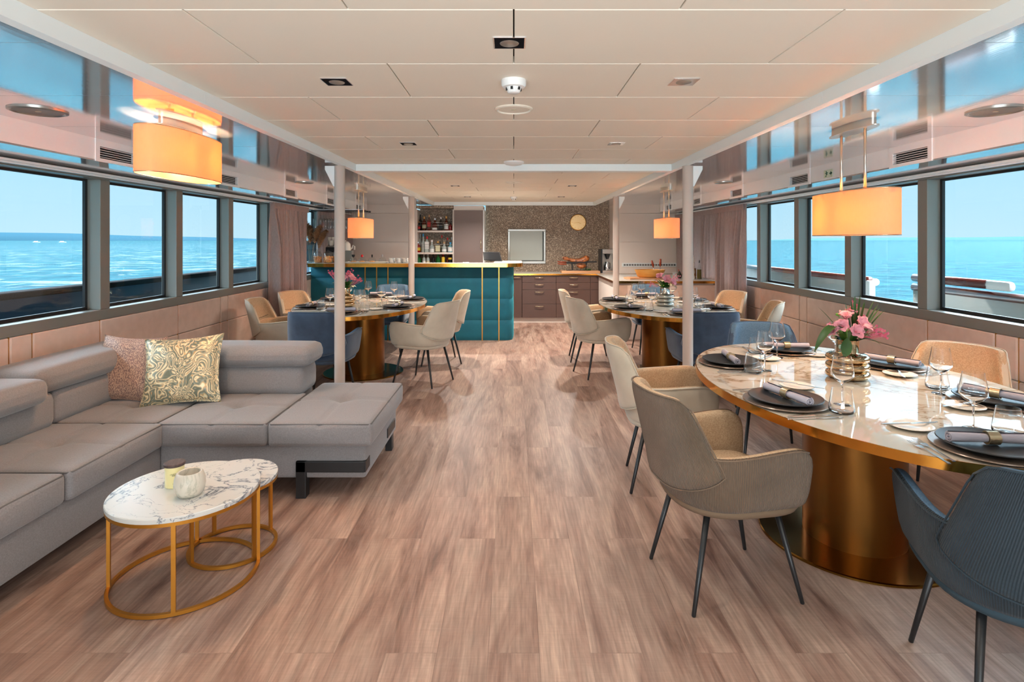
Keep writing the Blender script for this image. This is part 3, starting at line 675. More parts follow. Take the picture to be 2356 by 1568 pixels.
for a in [
 (bx(130),S2,.165,.03,B_bk,C_gd,'squat dark bottle with gold cap and red label, top shelf end',L_rd),
 (bx(145),S2,.29,.026,B_bk,C_bk,'tall dark bottle standing behind the squat one, top shelf',None,.2),
 (bx(245),S2,.25,.038,B_am,C_gd,'amber bottle with ivory label and gold cap on top shelf',L_cr),
 (bx(355),S2,.285,.032,B_am,C_cork,'tall square bottle with slanting red label, top shelf',L_rd,.08,True,.3,(.35,.75)),
 (bx(478),S2,.225,.046,B_am,C_sv,'wide low amber bottle with silver stopper, top shelf',L_wh,.1,True,.4,(.1,.3)),
 (bx(605),S2,.245,.034,B_bk,C_wt,'square whiskey bottle with black label and pale cap, top shelf',L_bk,.1,True,.35),
 (bx(725),S2,.26,.038,B_am,C_gd,'round amber bottle with white oval label, top shelf',L_wh,.1,False,.4,(.15,.7)),
 (bx(800),S2,.15,.034,B_red,C_bk,'short red bottle at the cabinet end of the top shelf',None,.16),
 (bx(120),S1,.19,.042,B_red,C_sv,'red bottle with yellow and white label, middle shelf end',L_yl,.08,True),
 (bx(140),S1,.33,.028,B_cl,C_sv,'clear bottle with silver pourer behind the red bottle',None,.2),
 (bx(225),S1,.335,.034,B_cl,C_bl,'very tall clear bottle with pale blue cap, middle shelf',None,.1,False,.45),
 (bx(310),S1,.285,.038,B_cl,C_rd,'clear gin bottle with red cap and white label, middle shelf',L_wh,.08,True,.3,(.3,.9)),
 (bx(415),S1,.22,.045,B_cl,C_wt,'clear flared bottle with white cap and white label, middle shelf',L_wh,.08,False,.5,(.05,.5)),
 (bx(545),S1,.20,.044,B_smoke,C_gd,'square bottle with large tan label, middle shelf',L_cr,.08,True,.25,(.1,.75)),
 (bx(612),S1,.31,.03,B_smoke,C_rd,'tall smoky bottle with bright red cap, middle shelf rear',None,.2,False,.4),
 (bx(680),S1,.185,.043,B_cl,C_cork,'rounded clear bottle with cork ball stopper, middle shelf',L_wh,.08,False,.42,(.2,.4)),
 (bx(735),S1,.26,.03,B_smoke,C_rd,'smoky bottle with dark red cap, middle shelf rear',None,.22),
 (bx(815),S1,.18,.048,B_tq,C_bl,'turquoise bottle with blue neck and round white label, middle shelf',L_wh,.08,False,.4,(.15,.75)),
 (bx(825),S1,.27,.026,B_cl,C_sv,'thin clear bottle behind the turquoise one, middle shelf',None,.22),
 (bx(130),S0,.25,.040,B_gr,C_gr,'green bottle with dark green cap at the low shelf end',None),
 (bx(240),S0,.255,.030,B_cl,C_wt,'white topped bottle on the low shelf next to the green one',L_wh),
 (bx(325),S0,.25,.030,B_cl,C_wt,'white topped bottle on the low shelf beside its twin',L_cr,.1),
 (bx(440),S0,.25,.032,B_bk,C_bk,'dark bottle with black cap in the middle of the low shelf',L_bk),
 (bx(550),S0,.27,.042,B_gr,C_gr,'bright green bottle with emerald cap on the low shelf',L_wh,.08,False,.4,(.1,.3)),
 (bx(655),S0,.26,.03,B_red,C_rd,'bottle with red cap and orange label on the low shelf',L_yl,.1,False,.4,(.5,1.1)),
 (bx(750),S0,.255,.026,B_am,C_cork,'thin bottle with cork stopper on the low shelf',None,.14),
 (bx(805),S0,.24,.034,B_bk,C_bk,'black bottle with yellow band at the cabinet end of low shelf',L_yl,.1,False,.3,(.8,.95)),
]: bottle(*a)

# kitchen run
t = thing('kitchen_cabinet', 'tall narrow brown base cabinet between the bar end and the drawers', 'cabinet', (-.02, 10.0, 0))
MB().box(-.45,.165,.03,.7,.09,.838).build('body', MAT['brown_laminate'], t, smooth=False)
d = MB().box(-.44,.161,.0,.028,.093,.835).build('door', MAT['brown_laminate'], t, smooth=False, bevel=.002)
MB().tube([(-.0,0,.80),(.01,-.03,.802),(.07,-.036,.802),(.13,-.03,.802),(.14,0,.80)], .006, 8).build('handle', MAT['satin_nickel'], d)
ZD = [(.71,.837),(.582,.71),(.332,.582),(.09,.332)]
cab = None
for i, (x, lab) in enumerate(((.147,'brown four drawer unit nearest the teal bar'),(.747,'brown four drawer unit in the middle, under the ham board'),(1.347,'brown four drawer unit running behind the pale side counter'))):
    if cab is None:
        cab = thing('drawer_unit', lab, 'cabinet', (x, 10.0, 0), group='kitchen drawer units')
        MB().box(0.002,.598,.03,.145,.09,.838).build('body', MAT['brown_laminate'], cab, smooth=False)
        for z0, z1 in ZD:
            d = MB().box(.002,.598,0,.028,z0+.002,z1-.002).build('drawer', MAT['brown_laminate'], cab, smooth=False, bevel=.002)
            zh = z1-.04
            MB().tube([(.222,0,zh),(.23,-.028,zh+.002),(.30,-.036,zh),(.37,-.028,zh+.002),(.378,0,zh)], [.006,.007,.006,.007,.006], 8).build('handle', MAT['satin_nickel'], d)
    else: dup(cab, (x, 10.0, 0), 0, lab)
struct(MB().box(-.47,1.8,10.04,10.7,0,.09).build('baseboard_aft', MAT['column_fabric'], smooth=False))
t = thing('kitchen_worktop', 'pale stone worktop with gold front edge under the speckled wall', 'worktop', (.65, 10.0, .838))
MB().box(-1.12,1.145,-.02,.715,0,.026).box(1.145,2.27,-.02,.145,0,.026).build('slab', MAT['stone_top'], t, smooth=False)
MB().box(-1.12,2.27,-.026,-.02,-.001,.026).build('edge_band', MAT['brass'], t, smooth=False)
t = thing('serving_hatch', 'frosted serving hatch in a silver frame set in the speckled wall', 'window', (.245, YK, 1.335))
fb = MB()
for q in ((-.355,.355,-.325,-.275),(-.355,.355,.285,.325),(-.355,-.315,-.275,.285),(.315,.355,-.275,.285)): fb.box(q[0],q[1],-.03,0,q[2],q[3])
fb.build('frame', MAT['brushed_steel'], t, smooth=False, bevel=.006)
MB().box(-.315,.315,-.012,-.006,-.275,.285).build('pane', MAT['frosted_pane'], t, smooth=False)
MB().box(-.315,.315,-.018,-.012,-.275,-.262).box(.298,.315,-.018,-.012,-.262,.285).build('gasket', MAT['gasket'], t, smooth=False)
t = thing('wall_clock', 'round gold wall clock on the speckled kitchen wall', 'clock', (1.21, YK-.001, 1.787))
b = MB(); b.M = Matrix.Rotation(PI/2, 4, 'X'); b.lathe([(.152,0),(.155,.02),(.15,.032),(.14,.034),(.138,.022)], 48); b.build('rim', MAT['gold_strip'], t, auto=50)
b = MB(); b.M = Matrix.Rotation(PI/2, 4, 'X'); b.lathe([(.138,0),(.138,.024),(0,.0245)], 48); b.build('dial', MAT['rosette_gold'], t, auto=50)
for a, L, w in ((2.0,.06,.006),(4.55,.09,.004)):
    b = MB(); b.M = Matrix.Translation((0,-.028,0)) @ Matrix.Rotation(a, 4, 'Y'); b.box(-w/2,w/2,-.002,0,0,L); b.build('clock_hand', MAT['gold_strip'], t, smooth=False)
b = MB()
for i in range(12):
    b.M = Matrix.Translation((0,-.0255,0)) @ Matrix.Rotation(i*PI/6, 4, 'Y'); b.box(-.003,.003,-.002,0,.105,.125)
b.build('hour_marks', MAT['gold_strip'], t, smooth=False)
# ham on its stand and board
zt = .864
t = thing('cutting_board', 'long light wooden board under the ham stand', 'board', (1.195, 10.28, zt))
MB().box(-.345,.345,-.15,.15,0,.042).build('board', MAT['wood_board'], t, smooth=False, bevel=.006)
t = thing('ham_stand', 'black metal ham holder with wooden handles on the board', 'stand', (1.19, 10.28, zt+.042))
MB().bar([(-.24,0,.14),(-.1,0,.128),(.3,0,.16)], .03, .022).bar([(-.24,-.06,.14),(.3,-.05,.16)], .016, .026).build('rack_bar', MAT['black_metal'], t, smooth=False)
MB().bar([(-.14,0,.13),(-.13,0,0)], .022,.02,(0,1,0)).bar([(.12,0,.14),(.11,0,0)], .022,.02,(0,1,0)).bar([(-.2,0,.006),(.2,0,.006)], .03,.012).build('leg', MAT['black_metal'], t, smooth=False)
for z, dy in ((.15,0),(.115,-.02)): MB().tube([(-.40,dy,z+.008),(-.34,dy,z),(-.24,dy,z-.002)], [.008,.014,.011], 10).build('handle', MAT['wood_red'], t)
t = thing('ham', 'glazed whole ham leg lying in the black holder', 'ham', (1.19, 10.27, zt+.042))
MB().tube([(-.31,0,.235),(-.29,0,.225),(-.25,0,.215),(-.2,0,.20),(-.12,0,.175),(-.03,0,.165),(.05,0,.175),(.11,0,.205),(.145,0,.235),(.165,0,.25)], [.012,.03,.036,.026,.035,.05,.06,.066,.05,.018], 16).build('meat', MAT['ham'], t, subsurf=1)
MB().tube([(-.06,0,.10),(0,0,.075),(.06,0,.07),(.12,0,.10)], [.02,.042,.045,.02], 14).build('joint', MAT['ham'], t, subsurf=1)
t = thing('herb_bunch', 'small heap of green herbs on the ham board', 'herbs', (1.33, 10.2, zt+.042))
b = MB(); rnd = random.Random(2)
for i in range(40):
    a = rnd.uniform(0, 2*PI); x, y, z = rnd.gauss(0,.045), rnd.gauss(0,.02), abs(rnd.gauss(.012,.01)); l = .035
    b.add([(x,y,z),(x+l*math.cos(a)-.006,y+l*math.sin(a),z+.012),(x+l*1.4*math.cos(a),y+l*1.4*math.sin(a),z+.004),(x+l*math.cos(a)+.006,y+l*math.sin(a)-.008,z+.008)], [(0,1,2,3)])
b.build('leaf', MAT['leaf_green'], t)
t = thing('carving_knife', 'black handled carving knife lying on the ham board', 'knife', (1.05, 10.17, zt+.046))
MB().box(-.11,-.02,-.008,.008,0,.014).build('handle', MAT['black_plastic'], t, bevel=.003)
MB().add([(-.02,-.012,.004),(.10,-.006,.004),(.12,.006,.004),(-.02,.008,.004),(-.02,-.012,.006),(.10,-.006,.006),(.12,.006,.006),(-.02,.008,.006)],[(3,2,1,0),(4,5,6,7),(0,1,5,4),(1,2,6,5),(2,3,7,6),(3,0,4,7)]).build('blade', MAT['steel'], t, smooth=False)
t = thing('coffee_machine', 'steel and black filter coffee machine on the worktop end', 'coffee machine', (1.69, 10.35, zt))
MB().box(-.10,.11,.02,.2,0,.43).build('body', MAT['brushed_steel'], t, smooth=False, bevel=.006)
MB().box(-.125,-.10,-.14,.2,0,.43).build('side_panel', MAT['black_plastic'], t, smooth=False, bevel=.004)
MB().box(-.10,.11,-.15,.02,.345,.43).build('head', MAT['brushed_steel'], t, smooth=False, bevel=.008)
MB().box(-.10,.11,-.16,.02,0,.05).build('hot_plate', MAT['steel'], t, smooth=False, bevel=.006)
MB().lathe([(.02,.245),(.055,.335),(.06,.34),(0,.34)], 20, (0,-.07,0)).build('filter_holder', MAT['black_plastic'], t, auto=40)
MB().lathe([(.055,.052),(.062,.075),(.055,.13),(.035,.17),(.04,.2),(0,.2)], 20, (0,-.07,0)).build('jug', MAT['steel'], t, auto=40)
MB().tube([(.03,-.12,.18),(.03,-.16,.17),(.03,-.155,.09),(.03,-.13,.08)], .009, 8).build('jug_handle', MAT['black_plastic'], t)

# ------------------------------------------------------------------ teal bar
t = thing('bar_counter', 'curved teal velvet bar counter with gold strips and gold edged top', 'bar', (-1.45, 8.24, 0))
# front outline: straight then a rounded end
def bar_path(off=0., r=.14, xe=1.45, xs=-1.485, n=10):
    P = [(xs, -off)]; cx, cy = xe-r, r
    P += [(x, -off) for x in (-.7, 0.)]
    for i in range(n+1):
        a = -PI/2+PI/2*i/n; P.append((cx+(r+off)*math.cos(a), cy+(r+off)*math.sin(a)))
    P.append((xe+off, 1.0)); return P
def subdiv(P, d=.05):
    out = []
    for a, c in zip(P, P[1:]):
        L = math.hypot(c[0]-a[0], c[1]-a[1]); n = max(1, int(L/d))
        for i in range(n): out.append((a[0]+(c[0]-a[0])*i/n, a[1]+(c[1]-a[1])*i/n))
    out.append(P[-1]); return out
base = subdiv(bar_path())
for z0, z1 in ((.0,.291),(.291,.601),(.601,.906),(.906,1.068)):
    b = MB(); nz = 9; pts = base
    def fn(i, j):
        p = pts[i]; q0 = pts[max(i-1,0)]; q1 = pts[min(i+1,len(pts)-1)]; dx, dy = q1[0]-q0[0], q1[1]-q0[1]; L = math.hypot(dx, dy)
        v = j/(nz-1); o_ = .018*(1-abs(2*v-1)**5)-.018
        return (p[0]+dy/L*o_, p[1]-dx/L*o_, z0+(z1-z0)*v)
    b.grid(fn, len(pts), nz); b.build('padded_panel', MAT['teal_velvet'], t, auto=70)
for x in (-.70,-.534,-.37,.994,1.236):
    MB().box(x-.007,x+.007,-.004,.01,.0,1.068).build('gold_strip', MAT['gold_strip'], t, smooth=False)
b = MB(); pts = [(p[0], p[1]+.02) for p in bar_path(-.02)]
MB().box(-1.48,1.30,.02,.12,0,1.068).box(1.28,1.42,.14,1.0,0,1.068).build('carcass', MAT['brown_laminate'], t, smooth=False)
# top: L shaped slab with rounded corner
outer = bar_path(.14, .10, 1.44); outer = outer[:-1]+[(1.58,1.0)]
poly = outer+[(1.15,1.0),(1.15,.22),(-1.485,.22)]
MB().prism(poly, 1.09, 1.12).build('top_slab', MAT['stone_top'], t, smooth=False)
ob = subdiv(outer, .1)
MB().bar([(x,y,1.094) for x,y in ob]+[(1.58,1.0,1.094)], .006, .052).build('edge_band', MAT['brass'], t, auto=30)
MB().prism([(x*.999,y+.004) for x,y in poly], 1.068, 1.09).build('top_underside', MAT['brass_dark'], t, smooth=False)
# back work shelf of the bar
t = thing('work_shelf', 'pale back shelf of the bar under the jars and machines', 'shelf', (-2.1, 8.65, 0))
MB().box(-.82,.4,-.18,.55,1.08,1.105).build('board', MAT['stone_top'], t, smooth=False)
MB().box(-.80,.38,-.16,.5,0,1.08).build('base_cabinet', MAT['brown_laminate'], t, smooth=False)
ZBAR = 1.12
def pb(px, Y): return (px-VX)*Y/FPX
# storage jars
for px, Y, mt, r, lab in ((731,8.28,'nuts',.062,'glass jar of brown nuts nearest the dried grass'),(755,8.28,'candies',.066,'glass jar of yellow and red sweets beside the nuts'),(773,8.42,'nuts',.05,'glass jar of nuts half hidden by the column')):
    t = thing('storage_jar', lab, 'jar', (pb(px,Y),Y,ZBAR), group='glass jars on the bar')
    MB().lathe([(r*.95,0),(r,.01),(r,.125),(r*.7,.15),(r*.72,.155)], 24).build('jar_body', MAT['thin_clear'], t, auto=40)
    b = MB(); rnd = random.Random(px)
    for i in range(70):
        a, q, z = rnd.uniform(0,2*PI), r*.86*math.sqrt(rnd.random()), rnd.uniform(.012,.10)
        if i < 40: q = r*.86
        b.lathe([(0,-.009),(.009,-.003),(.008,.005),(0,.010)], 6, (q*math.cos(a), q*math.sin(a), z))
    b.lathe([(r*.7,.006),(r*.75,.09),(0,.1)], 12)
    f = b.build('contents', MAT[mt], t); f['kind'] = 'stuff'
    MB().lathe([(r*.72,.155),(r*.74,.163),(r*.3,.172),(.008,.176),(.012,.19),(0,.198)], 20).build('lid', MAT['thin_clear'], t, auto=40)
# pampas grass in a glass vase
t = thing('glass_vase', 'tall square clear glass vase at the curtain end of the bar', 'vase', (pb(713,8.3),8.3,ZBAR))
b = MB(); w = .05
for q in ((-w,w,-w,-w+.004),(-w,w,w-.004,w),(-w,-w+.004,-w+.004,w-.004),(w-.004,w,-w+.004,w-.004)): b.box(q[0],q[1],q[2],q[3],.006,.26)
b.box(-w,w,-w,w,0,.006); b.build('vase_wall', MAT['thin_clear'], t, smooth=False)
t = thing('pampas_grass', 'dried brown pampas grass plumes standing in the glass vase', 'dried grass', (pb(713,8.3),8.3,ZBAR+.01))
rnd = random.Random(5)
for (dx, dy, top, lean) in ((-.045,.02,.64,-.05),(.07,0,.54,.08),(-.01,.03,.54,.0),(.12,.02,.47,.11)):
    b = MB(); P0 = Vector((dx*.15,dy*.3,0)); P1 = Vector((dx+lean*.2, dy, top-.20)); b.tube([P0, (P0+P1)/2+Vector((0,0,.02)), P1], .002, 5); b.build('stem', MAT['stem_tan'], t)
    b = MB(); prof = []
    ax0 = P1-Vector((lean*.2,0,.06)); ax1 = Vector((dx+lean, dy, top))
    for i in range(700):
        u = rnd.random(); c = ax0.lerp(ax1, u); rr = .085*math.sin(PI*min(1,u*.9+.12))**.8; a = rnd.uniform(0,2*PI)
        d = Vector((math.cos(a), math.sin(a), .8)).normalized(); L = rr*rnd.uniform(.8,1.6); s_ = Vector((-math.sin(a), math.cos(a), 0))*.0035
        m1 = c+d*L*.6+Vector((0,0,.01)); e_ = c+d*L*1.1+Vector((lean*.3,0,-.01-.02*rnd.random()))
        b.add([c-s_, c+s_, m1+s_*1.4, m1-s_*1.4, e_], [(0,1,2,3),(3,2,4)])
    b.tube([ax0, ax0.lerp(ax1,.5), ax1], [.012,.028,.006], 8)
    b.build('plume', MAT['pampas'], t)
# coffee machine and cups behind the jars
t = thing('espresso_machine', 'black espresso machine behind the jars on the bar', 'coffee machine', (pb(730,8.75),8.75,1.105))
MB().box(-.14,.14,-.12,.16,0,.34).build('body', MAT['black_plastic'], t, smooth=False, bevel=.015)
MB().box(-.12,.12,-.17,-.12,.2,.30).build('brew_head', MAT['black_plastic'], t, smooth=False, bevel=.01)
MB().box(-.12,.12,-.18,-.12,0,.03).build('drip_tray', MAT['steel'], t, smooth=False, bevel=.003)
t = thing('espresso_machine', 'grey steel espresso machine carrying white cups behind the column', 'coffee machine', (pb(777,8.85),8.85,1.105))
MB().box(-.22,.14,-.12,.18,0,.26).build('body', MAT['brushed_steel'], t, smooth=False, bevel=.01)
MB().box(-.2,.12,-.17,-.12,.16,.24).build('brew_head', MAT['black_plastic'], t, smooth=False, bevel=.01)
cups = None
ctr = pb(777,8.85)
for i, (x, z, big, lab) in enumerate(((-.17,.26,0,'white cup on the steel machine, closest to the black machine'),(-.09,.26,1,'tall white mug upright on the steel machine'),(-.01,.26,1,'white mug on the steel machine behind the column'),(.10,.26,1,'white mug on the column side edge of steel machine'),
    (-.13,.345,0,'white cup stacked on top of the first machine cup'),(-.05,.345,0,'topmost white cup of the stack on the machine'))):
    t = thing('cup', lab, 'cup', (ctr+x, 8.82, 1.105+z), group='white cups on the espresso machine')
    h = .085 if z < .3 else .05
    MB().lathe([(.02,0),(.036,.02),(.04,h),(.036,h),(.03,.02),(0,.012)], 18).build('cup_bowl', MAT['porcelain'], t, auto=50)
    MB().tube([(.038,0,h*.8),(.06,0,h*.75),(.058,0,h*.35),(.034,0,h*.3)], .005, 6).build('cup_handle', MAT['porcelain'], t)
t = thing('storage_box', 'grey upright box with red tab on the bar beside the column', 'box', (pb(803,8.6),8.6,ZBAR-.015))
MB().box(-.055,.055,-.05,.05,0,.19).build('box_body', MAT['frame_grey'], t, smooth=False, bevel=.004)
# teapot-like white pot
t = thing('teapot', 'white porcelain pot with curved spout above the grey box', 'teapot', (pb(797,8.75),8.75,1.30-.195+.0))
MB().lathe([(.04,.0),(.06,.15),(.07,.22),(.06,.29),(.03,.325),(0,.33)], 20).build('pot_body', MAT['porcelain'], t, auto=50)
MB().tube([(.05,0,.2),(.09,0,.23),(.10,0,.27),(.125,0,.25),(.125,0,.2)], [.014,.012,.01,.009,.008], 8).build('spout', MAT['porcelain'], t)
# platter with cloches
Yp = 8.26
t = thing('serving_platter', 'long white platter of small bowls on the bar top', 'platter', (pb(845,Yp),Yp,ZBAR))
MB().box(-.27,.27,-.07,.07,0,.006).add([(-.27,-.07,.004),(.27,-.07,.004),(.31,-.09,.02),(-.31,-.09,.02)],[(0,1,2,3)]).add([(-.27,.07,.004),(.27,.07,.004),(.31,.09,.02),(-.31,.09,.02)],[(3,2,1,0)]).add([(-.27,-.07,.004),(-.27,.07,.004),(-.31,.09,.02),(-.31,-.09,.02)],[(3,2,1,0)]).add([(.27,-.07,.004),(.27,.07,.004),(.31,.09,.02),(.31,-.09,.02)],[(0,1,2,3)]).build('platter_dish', MAT['porcelain'], t)
for px, filled, knob, lab in ((813,'nuts','cap_black','glass cloche with large black knob over nuts'),(833,'candies','cap_red','glass cloche over a dish of orange snacks'),(856,'candies','cap_black','glass cloche with thin black knob over snacks'),(880,None,'cap_silver','empty glass cloche with clear knob at the mug end')):
    tt = thing('glass_cloche', lab, 'cloche', (pb(px,Yp),Yp,ZBAR+.007), group='glass cloches on the bar platter')
    MB().lathe([(.05,0),(.056,.02),(.05,.05),(.03,.07),(.006,.078)], 20).build('dome', MAT['thin_clear'], tt, auto=60)
    MB().lathe([(.006,.075),(.011 if knob == 'cap_silver' or px == 856 else .022,.09),(.010 if px != 813 else .024,.115),(0,.118)], 12).build('knob', MAT[knob], tt, auto=50)
    if filled: 
        f = MB().lathe([(.035,.002),(.042,.016),(.02,.026),(0,.028)], 14).build('snack', MAT[filled], tt)
for px, lab in ((902,'white patterned tumbler on the bar, nearest the platter'),(919,'white patterned tumbler on the bar, middle one of three'),(932,'white patterned tumbler on the bar, nearest the bar column')):
    tt = thing('patterned_tumbler', lab, 'tumbler', (pb(px,8.3),8.3,ZBAR), group='white patterned tumblers on the bar')
    MB().lathe([(.036,0),(.046,.006),(.047,.072),(.043,.072),(.041,.01),(0,.008)], 20).build('cup_wall', MAT['coffee_marble'], tt, auto=50)
t = tag(MB().box(-.045,.045,-.03,.03,0,.012).build('napkin_stack', MAT['white_plastic'], None, smooth=False, loc=(pb(1072,8.25),8.25,ZBAR), bevel=.003), 'small flat white napkin holder on the bar near the cabinet', 'napkin holder')
t = thing('order_terminal', 'black tilted touch screen terminal at the bar end', 'screen', (pb(1135,8.95),8.95,ZBAR), 0)
b = MB(); b.M = Matrix.Rotation(-.25, 4, 'X'); b.add([(-.15,0,.02),(.14,0,.0),(.14,.02,.0),(-.15,.02,.02),(-.165,.0,.155),(.10,.0,.15),(.10,.02,.15),(-.165,.02,.155)],[(3,2,1,0),(4,5,6,7),(0,1,5,4),(1,2,6,5),(2,3,7,6),(3,0,4,7)]); b.build('casing', MAT['black_plastic'], t, smooth=False, bevel=.004)
b = MB(); b.M = Matrix.Rotation(-.25, 4, 'X'); b.add([(-.13,-.006,.03),(.12,-.006,.012),(.085,-.006,.14),(-.15,-.006,.145)],[(0,1,2,3)]); b.build('screen', MAT['screen'], t, smooth=False)
MB().box(-.06,.06,.03,.12,0,.10).build('stand', MAT['black_plastic'], t, smooth=False, bevel=.005)
# hanging wine glasses
t = thing('glass_rack', 'dark slotted overhead rack holding upside-down wine glasses above the bar', 'rack', (-2.58, 8.26, 1.872))
for yy in (0,.14,.28,.42): MB().box(-.36,.40,yy-.012,yy+.012,.0,.016).build('runner', MAT['black_metal'], t, smooth=False)
MB().box(-.36,.40,-.02,.44,.016,.028).build('top_plate', MAT['rail_silver'], t, smooth=False)
for x in (-.25,-.08):
    MB().box(x-.01,x+.01,.2,.22,.028,ZB-1.872).build('hanger', MAT['rail_silver'], t, smooth=False)
wineP = None
def wine_glass(name, label, loc, group, flip=False):
    o = thing(name, label, 'glass', loc, group=group)
    MB().lathe([(.036,0),(.034,.002),(.006,.005),(.0036,.012),(.0034,.085),(.008,.095),(.028,.108),(.045,.128),(.044,.15),(.034,.21),(.0332,.21),(.0432,.15),(.044,.129),(.027,.110),(.0,.099)], 28).build('glass_body', MAT['clear_glass'], o, auto=60)
    return o
HG = 'upside-down wine glasses hanging over the bar'
hang = None
for r_ in range(3):
    for i in range(10):
        loc = (-2.90+i*.074, 8.33+r_*.14, 1.872)
        if hang is None:
            hang = thing('hanging_wine_glass', 'upside-down clear wine glass hanging from the rack over the bar', 'glass', loc, group=HG)
            MB().lathe([(.034,0),(.033,-.002),(.005,-.006),(.0035,-.012),(.0035,-.085),(.008,-.095),(.03,-.11),(.034,-.13),(.035,-.17),(.029,-.25)], 18).build('glass_body', MAT['thin_clear'], hang, auto=60)
        else: dup(hang, loc, 0, 'upside-down clear wine glass hanging from the rack over the bar', HG)

# ------------------------------------------------------------------ side counter (dining table side)
t = thing('side_counter', 'pale padded side counter with gold edged stone top by the curtains', 'counter', (2.2, 8.27, 0))
for z0, z1 in ((.0,.40),(.404,.80)):
    for x0, x1 in ((-.72,-.15),(-.145,.30),(.305,.73)): MB().rbox(x0, x1, .02, .05, z0, z1, .01, 0, 2).build('padded_panel', MAT['leather_pink'], t, weld=True)
MB().box(-.715,.72,.045,1.69,0,.825).build('carcass', MAT['wall_beige'], t, smooth=False)
MB().box(-.75,.735,0,1.70,.832,.86).build('top_slab', MAT['stone_top'], t, smooth=False)
MB().box(-.755,.735,-.006,0,.825,.858).box(-.757,-.75,-.006,1.70,.825,.858).build('edge_band', MAT['brass'], t, smooth=False)
zc = .86
def pc(px, Y): return (px-VX)*Y/FPX
t = thing('cutting_board', 'round edged wooden board under the big wooden bowl', 'board', (pc(1487,8.75), 8.75, zc))
MB().prism([(-.34,-.1),(-.28,-.17),(.25,-.17),(.33,-.08),(.33,.1),(.2,.2),(-.25,.2),(-.33,.1)], 0, .02).build('board', MAT['wood_board'], t, smooth=False, bevel=.004)
t = thing('wooden_bowl', 'large shallow oval bowl of pale wood on the side counter', 'bowl', (pc(1495,8.75), 8.75, zc+.02))
MB().lathe([(.15,0),(.19,.02),(.235,.12),(.225,.12),(.18,.03),(0,.022)], 36, sx=1, sy=.75).build('bowl_shell', MAT['wood_bowl'], t, auto=50)
for i, (dx, a, z, lab) in enumerate(((.08,-.25,.235,'wooden server leaning in the pale bowl, the shorter one'),(.155,.05,.26,'wooden server standing upright in the pale bowl'))):
    t = thing('salad_server', lab, 'utensil', (pc(1495,8.75)+dx, 8.75, zc+.045))
    MB().tube([(0,0,0),(a*.1,0,z*.55)], .004, 8).build('shaft', MAT['steel'], t)
    MB().tube([(a*.1,0,z*.55),(a*.14,0,z*.75),(a*.2,0,z)], [.008,.018,.014], 10).build('grip', MAT['wood_red'], t)
t = thing('pepper_mill', 'tall white turned pepper mill beside the column', 'mill', (pc(1594,8.6), 8.6, zc))
MB().lathe([(.032,0),(.032,.04),(.022,.07),(.030,.11),(.021,.17),(.027,.22),(.024,.26)], 20).build('mill_body', MAT['porcelain'], t, auto=50)
MB().lathe([(.03,.262),(.034,.30),(.024,.335),(.010,.345),(.012,.36),(0,.37)], 20).build('mill_head', MAT['porcelain'], t, auto=50)
for px, mt, h, lab in ((1599,'amber_oil',.16,'oil bottle with amber oil beside the white mill'),(1609,'olive_oil',.145,'oil bottle with dark green oil and herbs')):
    t = thing('oil_bottle', lab, 'bottle', (pc(px,8.7), 8.7+(.06 if px == 1599 else 0), zc), group='oil bottles on the side counter')
    MB().lathe([(.034,0),(.036,.01),(.036,.16),(.014,.20),(.012,.25),(0,.25)], 18).build('bottle_body', MAT['thin_clear'], t, auto=50)
    MB().lathe([(.032,.004),(.033,.012),(.033,h),(0,h)], 18).build('oil', mat('oil_%d' % px, s2l(150,80,20) if px == 1599 else s2l(110,92,20), .15), t, auto=50)
    MB().lathe([(.012,.25),(.009,.26),(.004,.29),(0,.29)], 10).build('pourer', MAT['black_plastic'], t, auto=50)
t = thing('pear_ornament', 'small dark glazed pear shaped pot next to the column', 'pot', (pc(1563,8.8), 8.8, zc))
MB().lathe([(.02,0),(.036,.02),(.04,.05),(.025,.08),(.012,.11),(0,.115)], 18).build('pot_body', mat('dark_glaze', s2l(60,52,36), .12), t, auto=60)
MB().tube([(0,0,.11),(-.015,0,.14)], [.006,.008], 8).build('pot_stem', MAT['wood_red'], t)
t = tag(MB().box(-.03,.03,-.002,.002,0,.09).build('menu_card', MAT['white_plastic'], None, smooth=False, loc=(pc(1552,8.9),8.9,zc)), 'small white card standing on the side counter by the column', 'card')

# ------------------------------------------------------------------ curtains
def curtain(name, label, sgn, y0, y1, z0, x, amp, per, gather, seed):
    rnd = random.Random(seed); b = MB(); n = int((y1-y0)/.0065); zs = [0,.03,.06,.09,.14,.3,.5,.7,.85,.95,1.0]
    ztop = 1.895; ph = [rnd.uniform(-.9,.9) for _ in range(60)]
    def fn(i, j):
        u = i/(n-1); v = zs[j]; y = y0+(y1-y0)*u; k = y/per
        p = 2*PI*k+.8*math.sin(k*1.7+ph[0]); a = amp*(.55+.45*math.sin(k*.9+ph[1]))
        a2 = a*(.35+.65*min(1, max(0, (v-.05)/.2))); w = math.copysign(abs(math.sin(p))**.65, math.sin(p))*a2+.25*a2*math.sin(2.3*p+ph[2]+v*2)
        if v < .1: w += .006*math.sin(p*2.2)
        yc = (y0+y1)/2; yy = y+(yc-y)*gather*math.sin(PI*min(1,v*1.15))*.5+ .012*math.sin(p*.5+4*v)
        return (sgn*(x+w), yy, ztop-(ztop-z0)*v)
    b.grid(fn, n, len(zs)); o = thing(name, label, 'curtain', (0,0,0), group='mauve curtains')
    o.location = (0,0,0); b.build('drape', MAT['curtain_mauve'], o)
    h = MB(); h.grid(lambda i, j: (sgn*(x-.022+.008*math.sin(2*PI*(y0+(y1-y0)*i/(n-1))/.035)), y0+(y1-y0)*i/(n-1), ztop-.07*j), n, 2); h.build('heading_tape', MAT['curtain_mauve'], o)
    return o
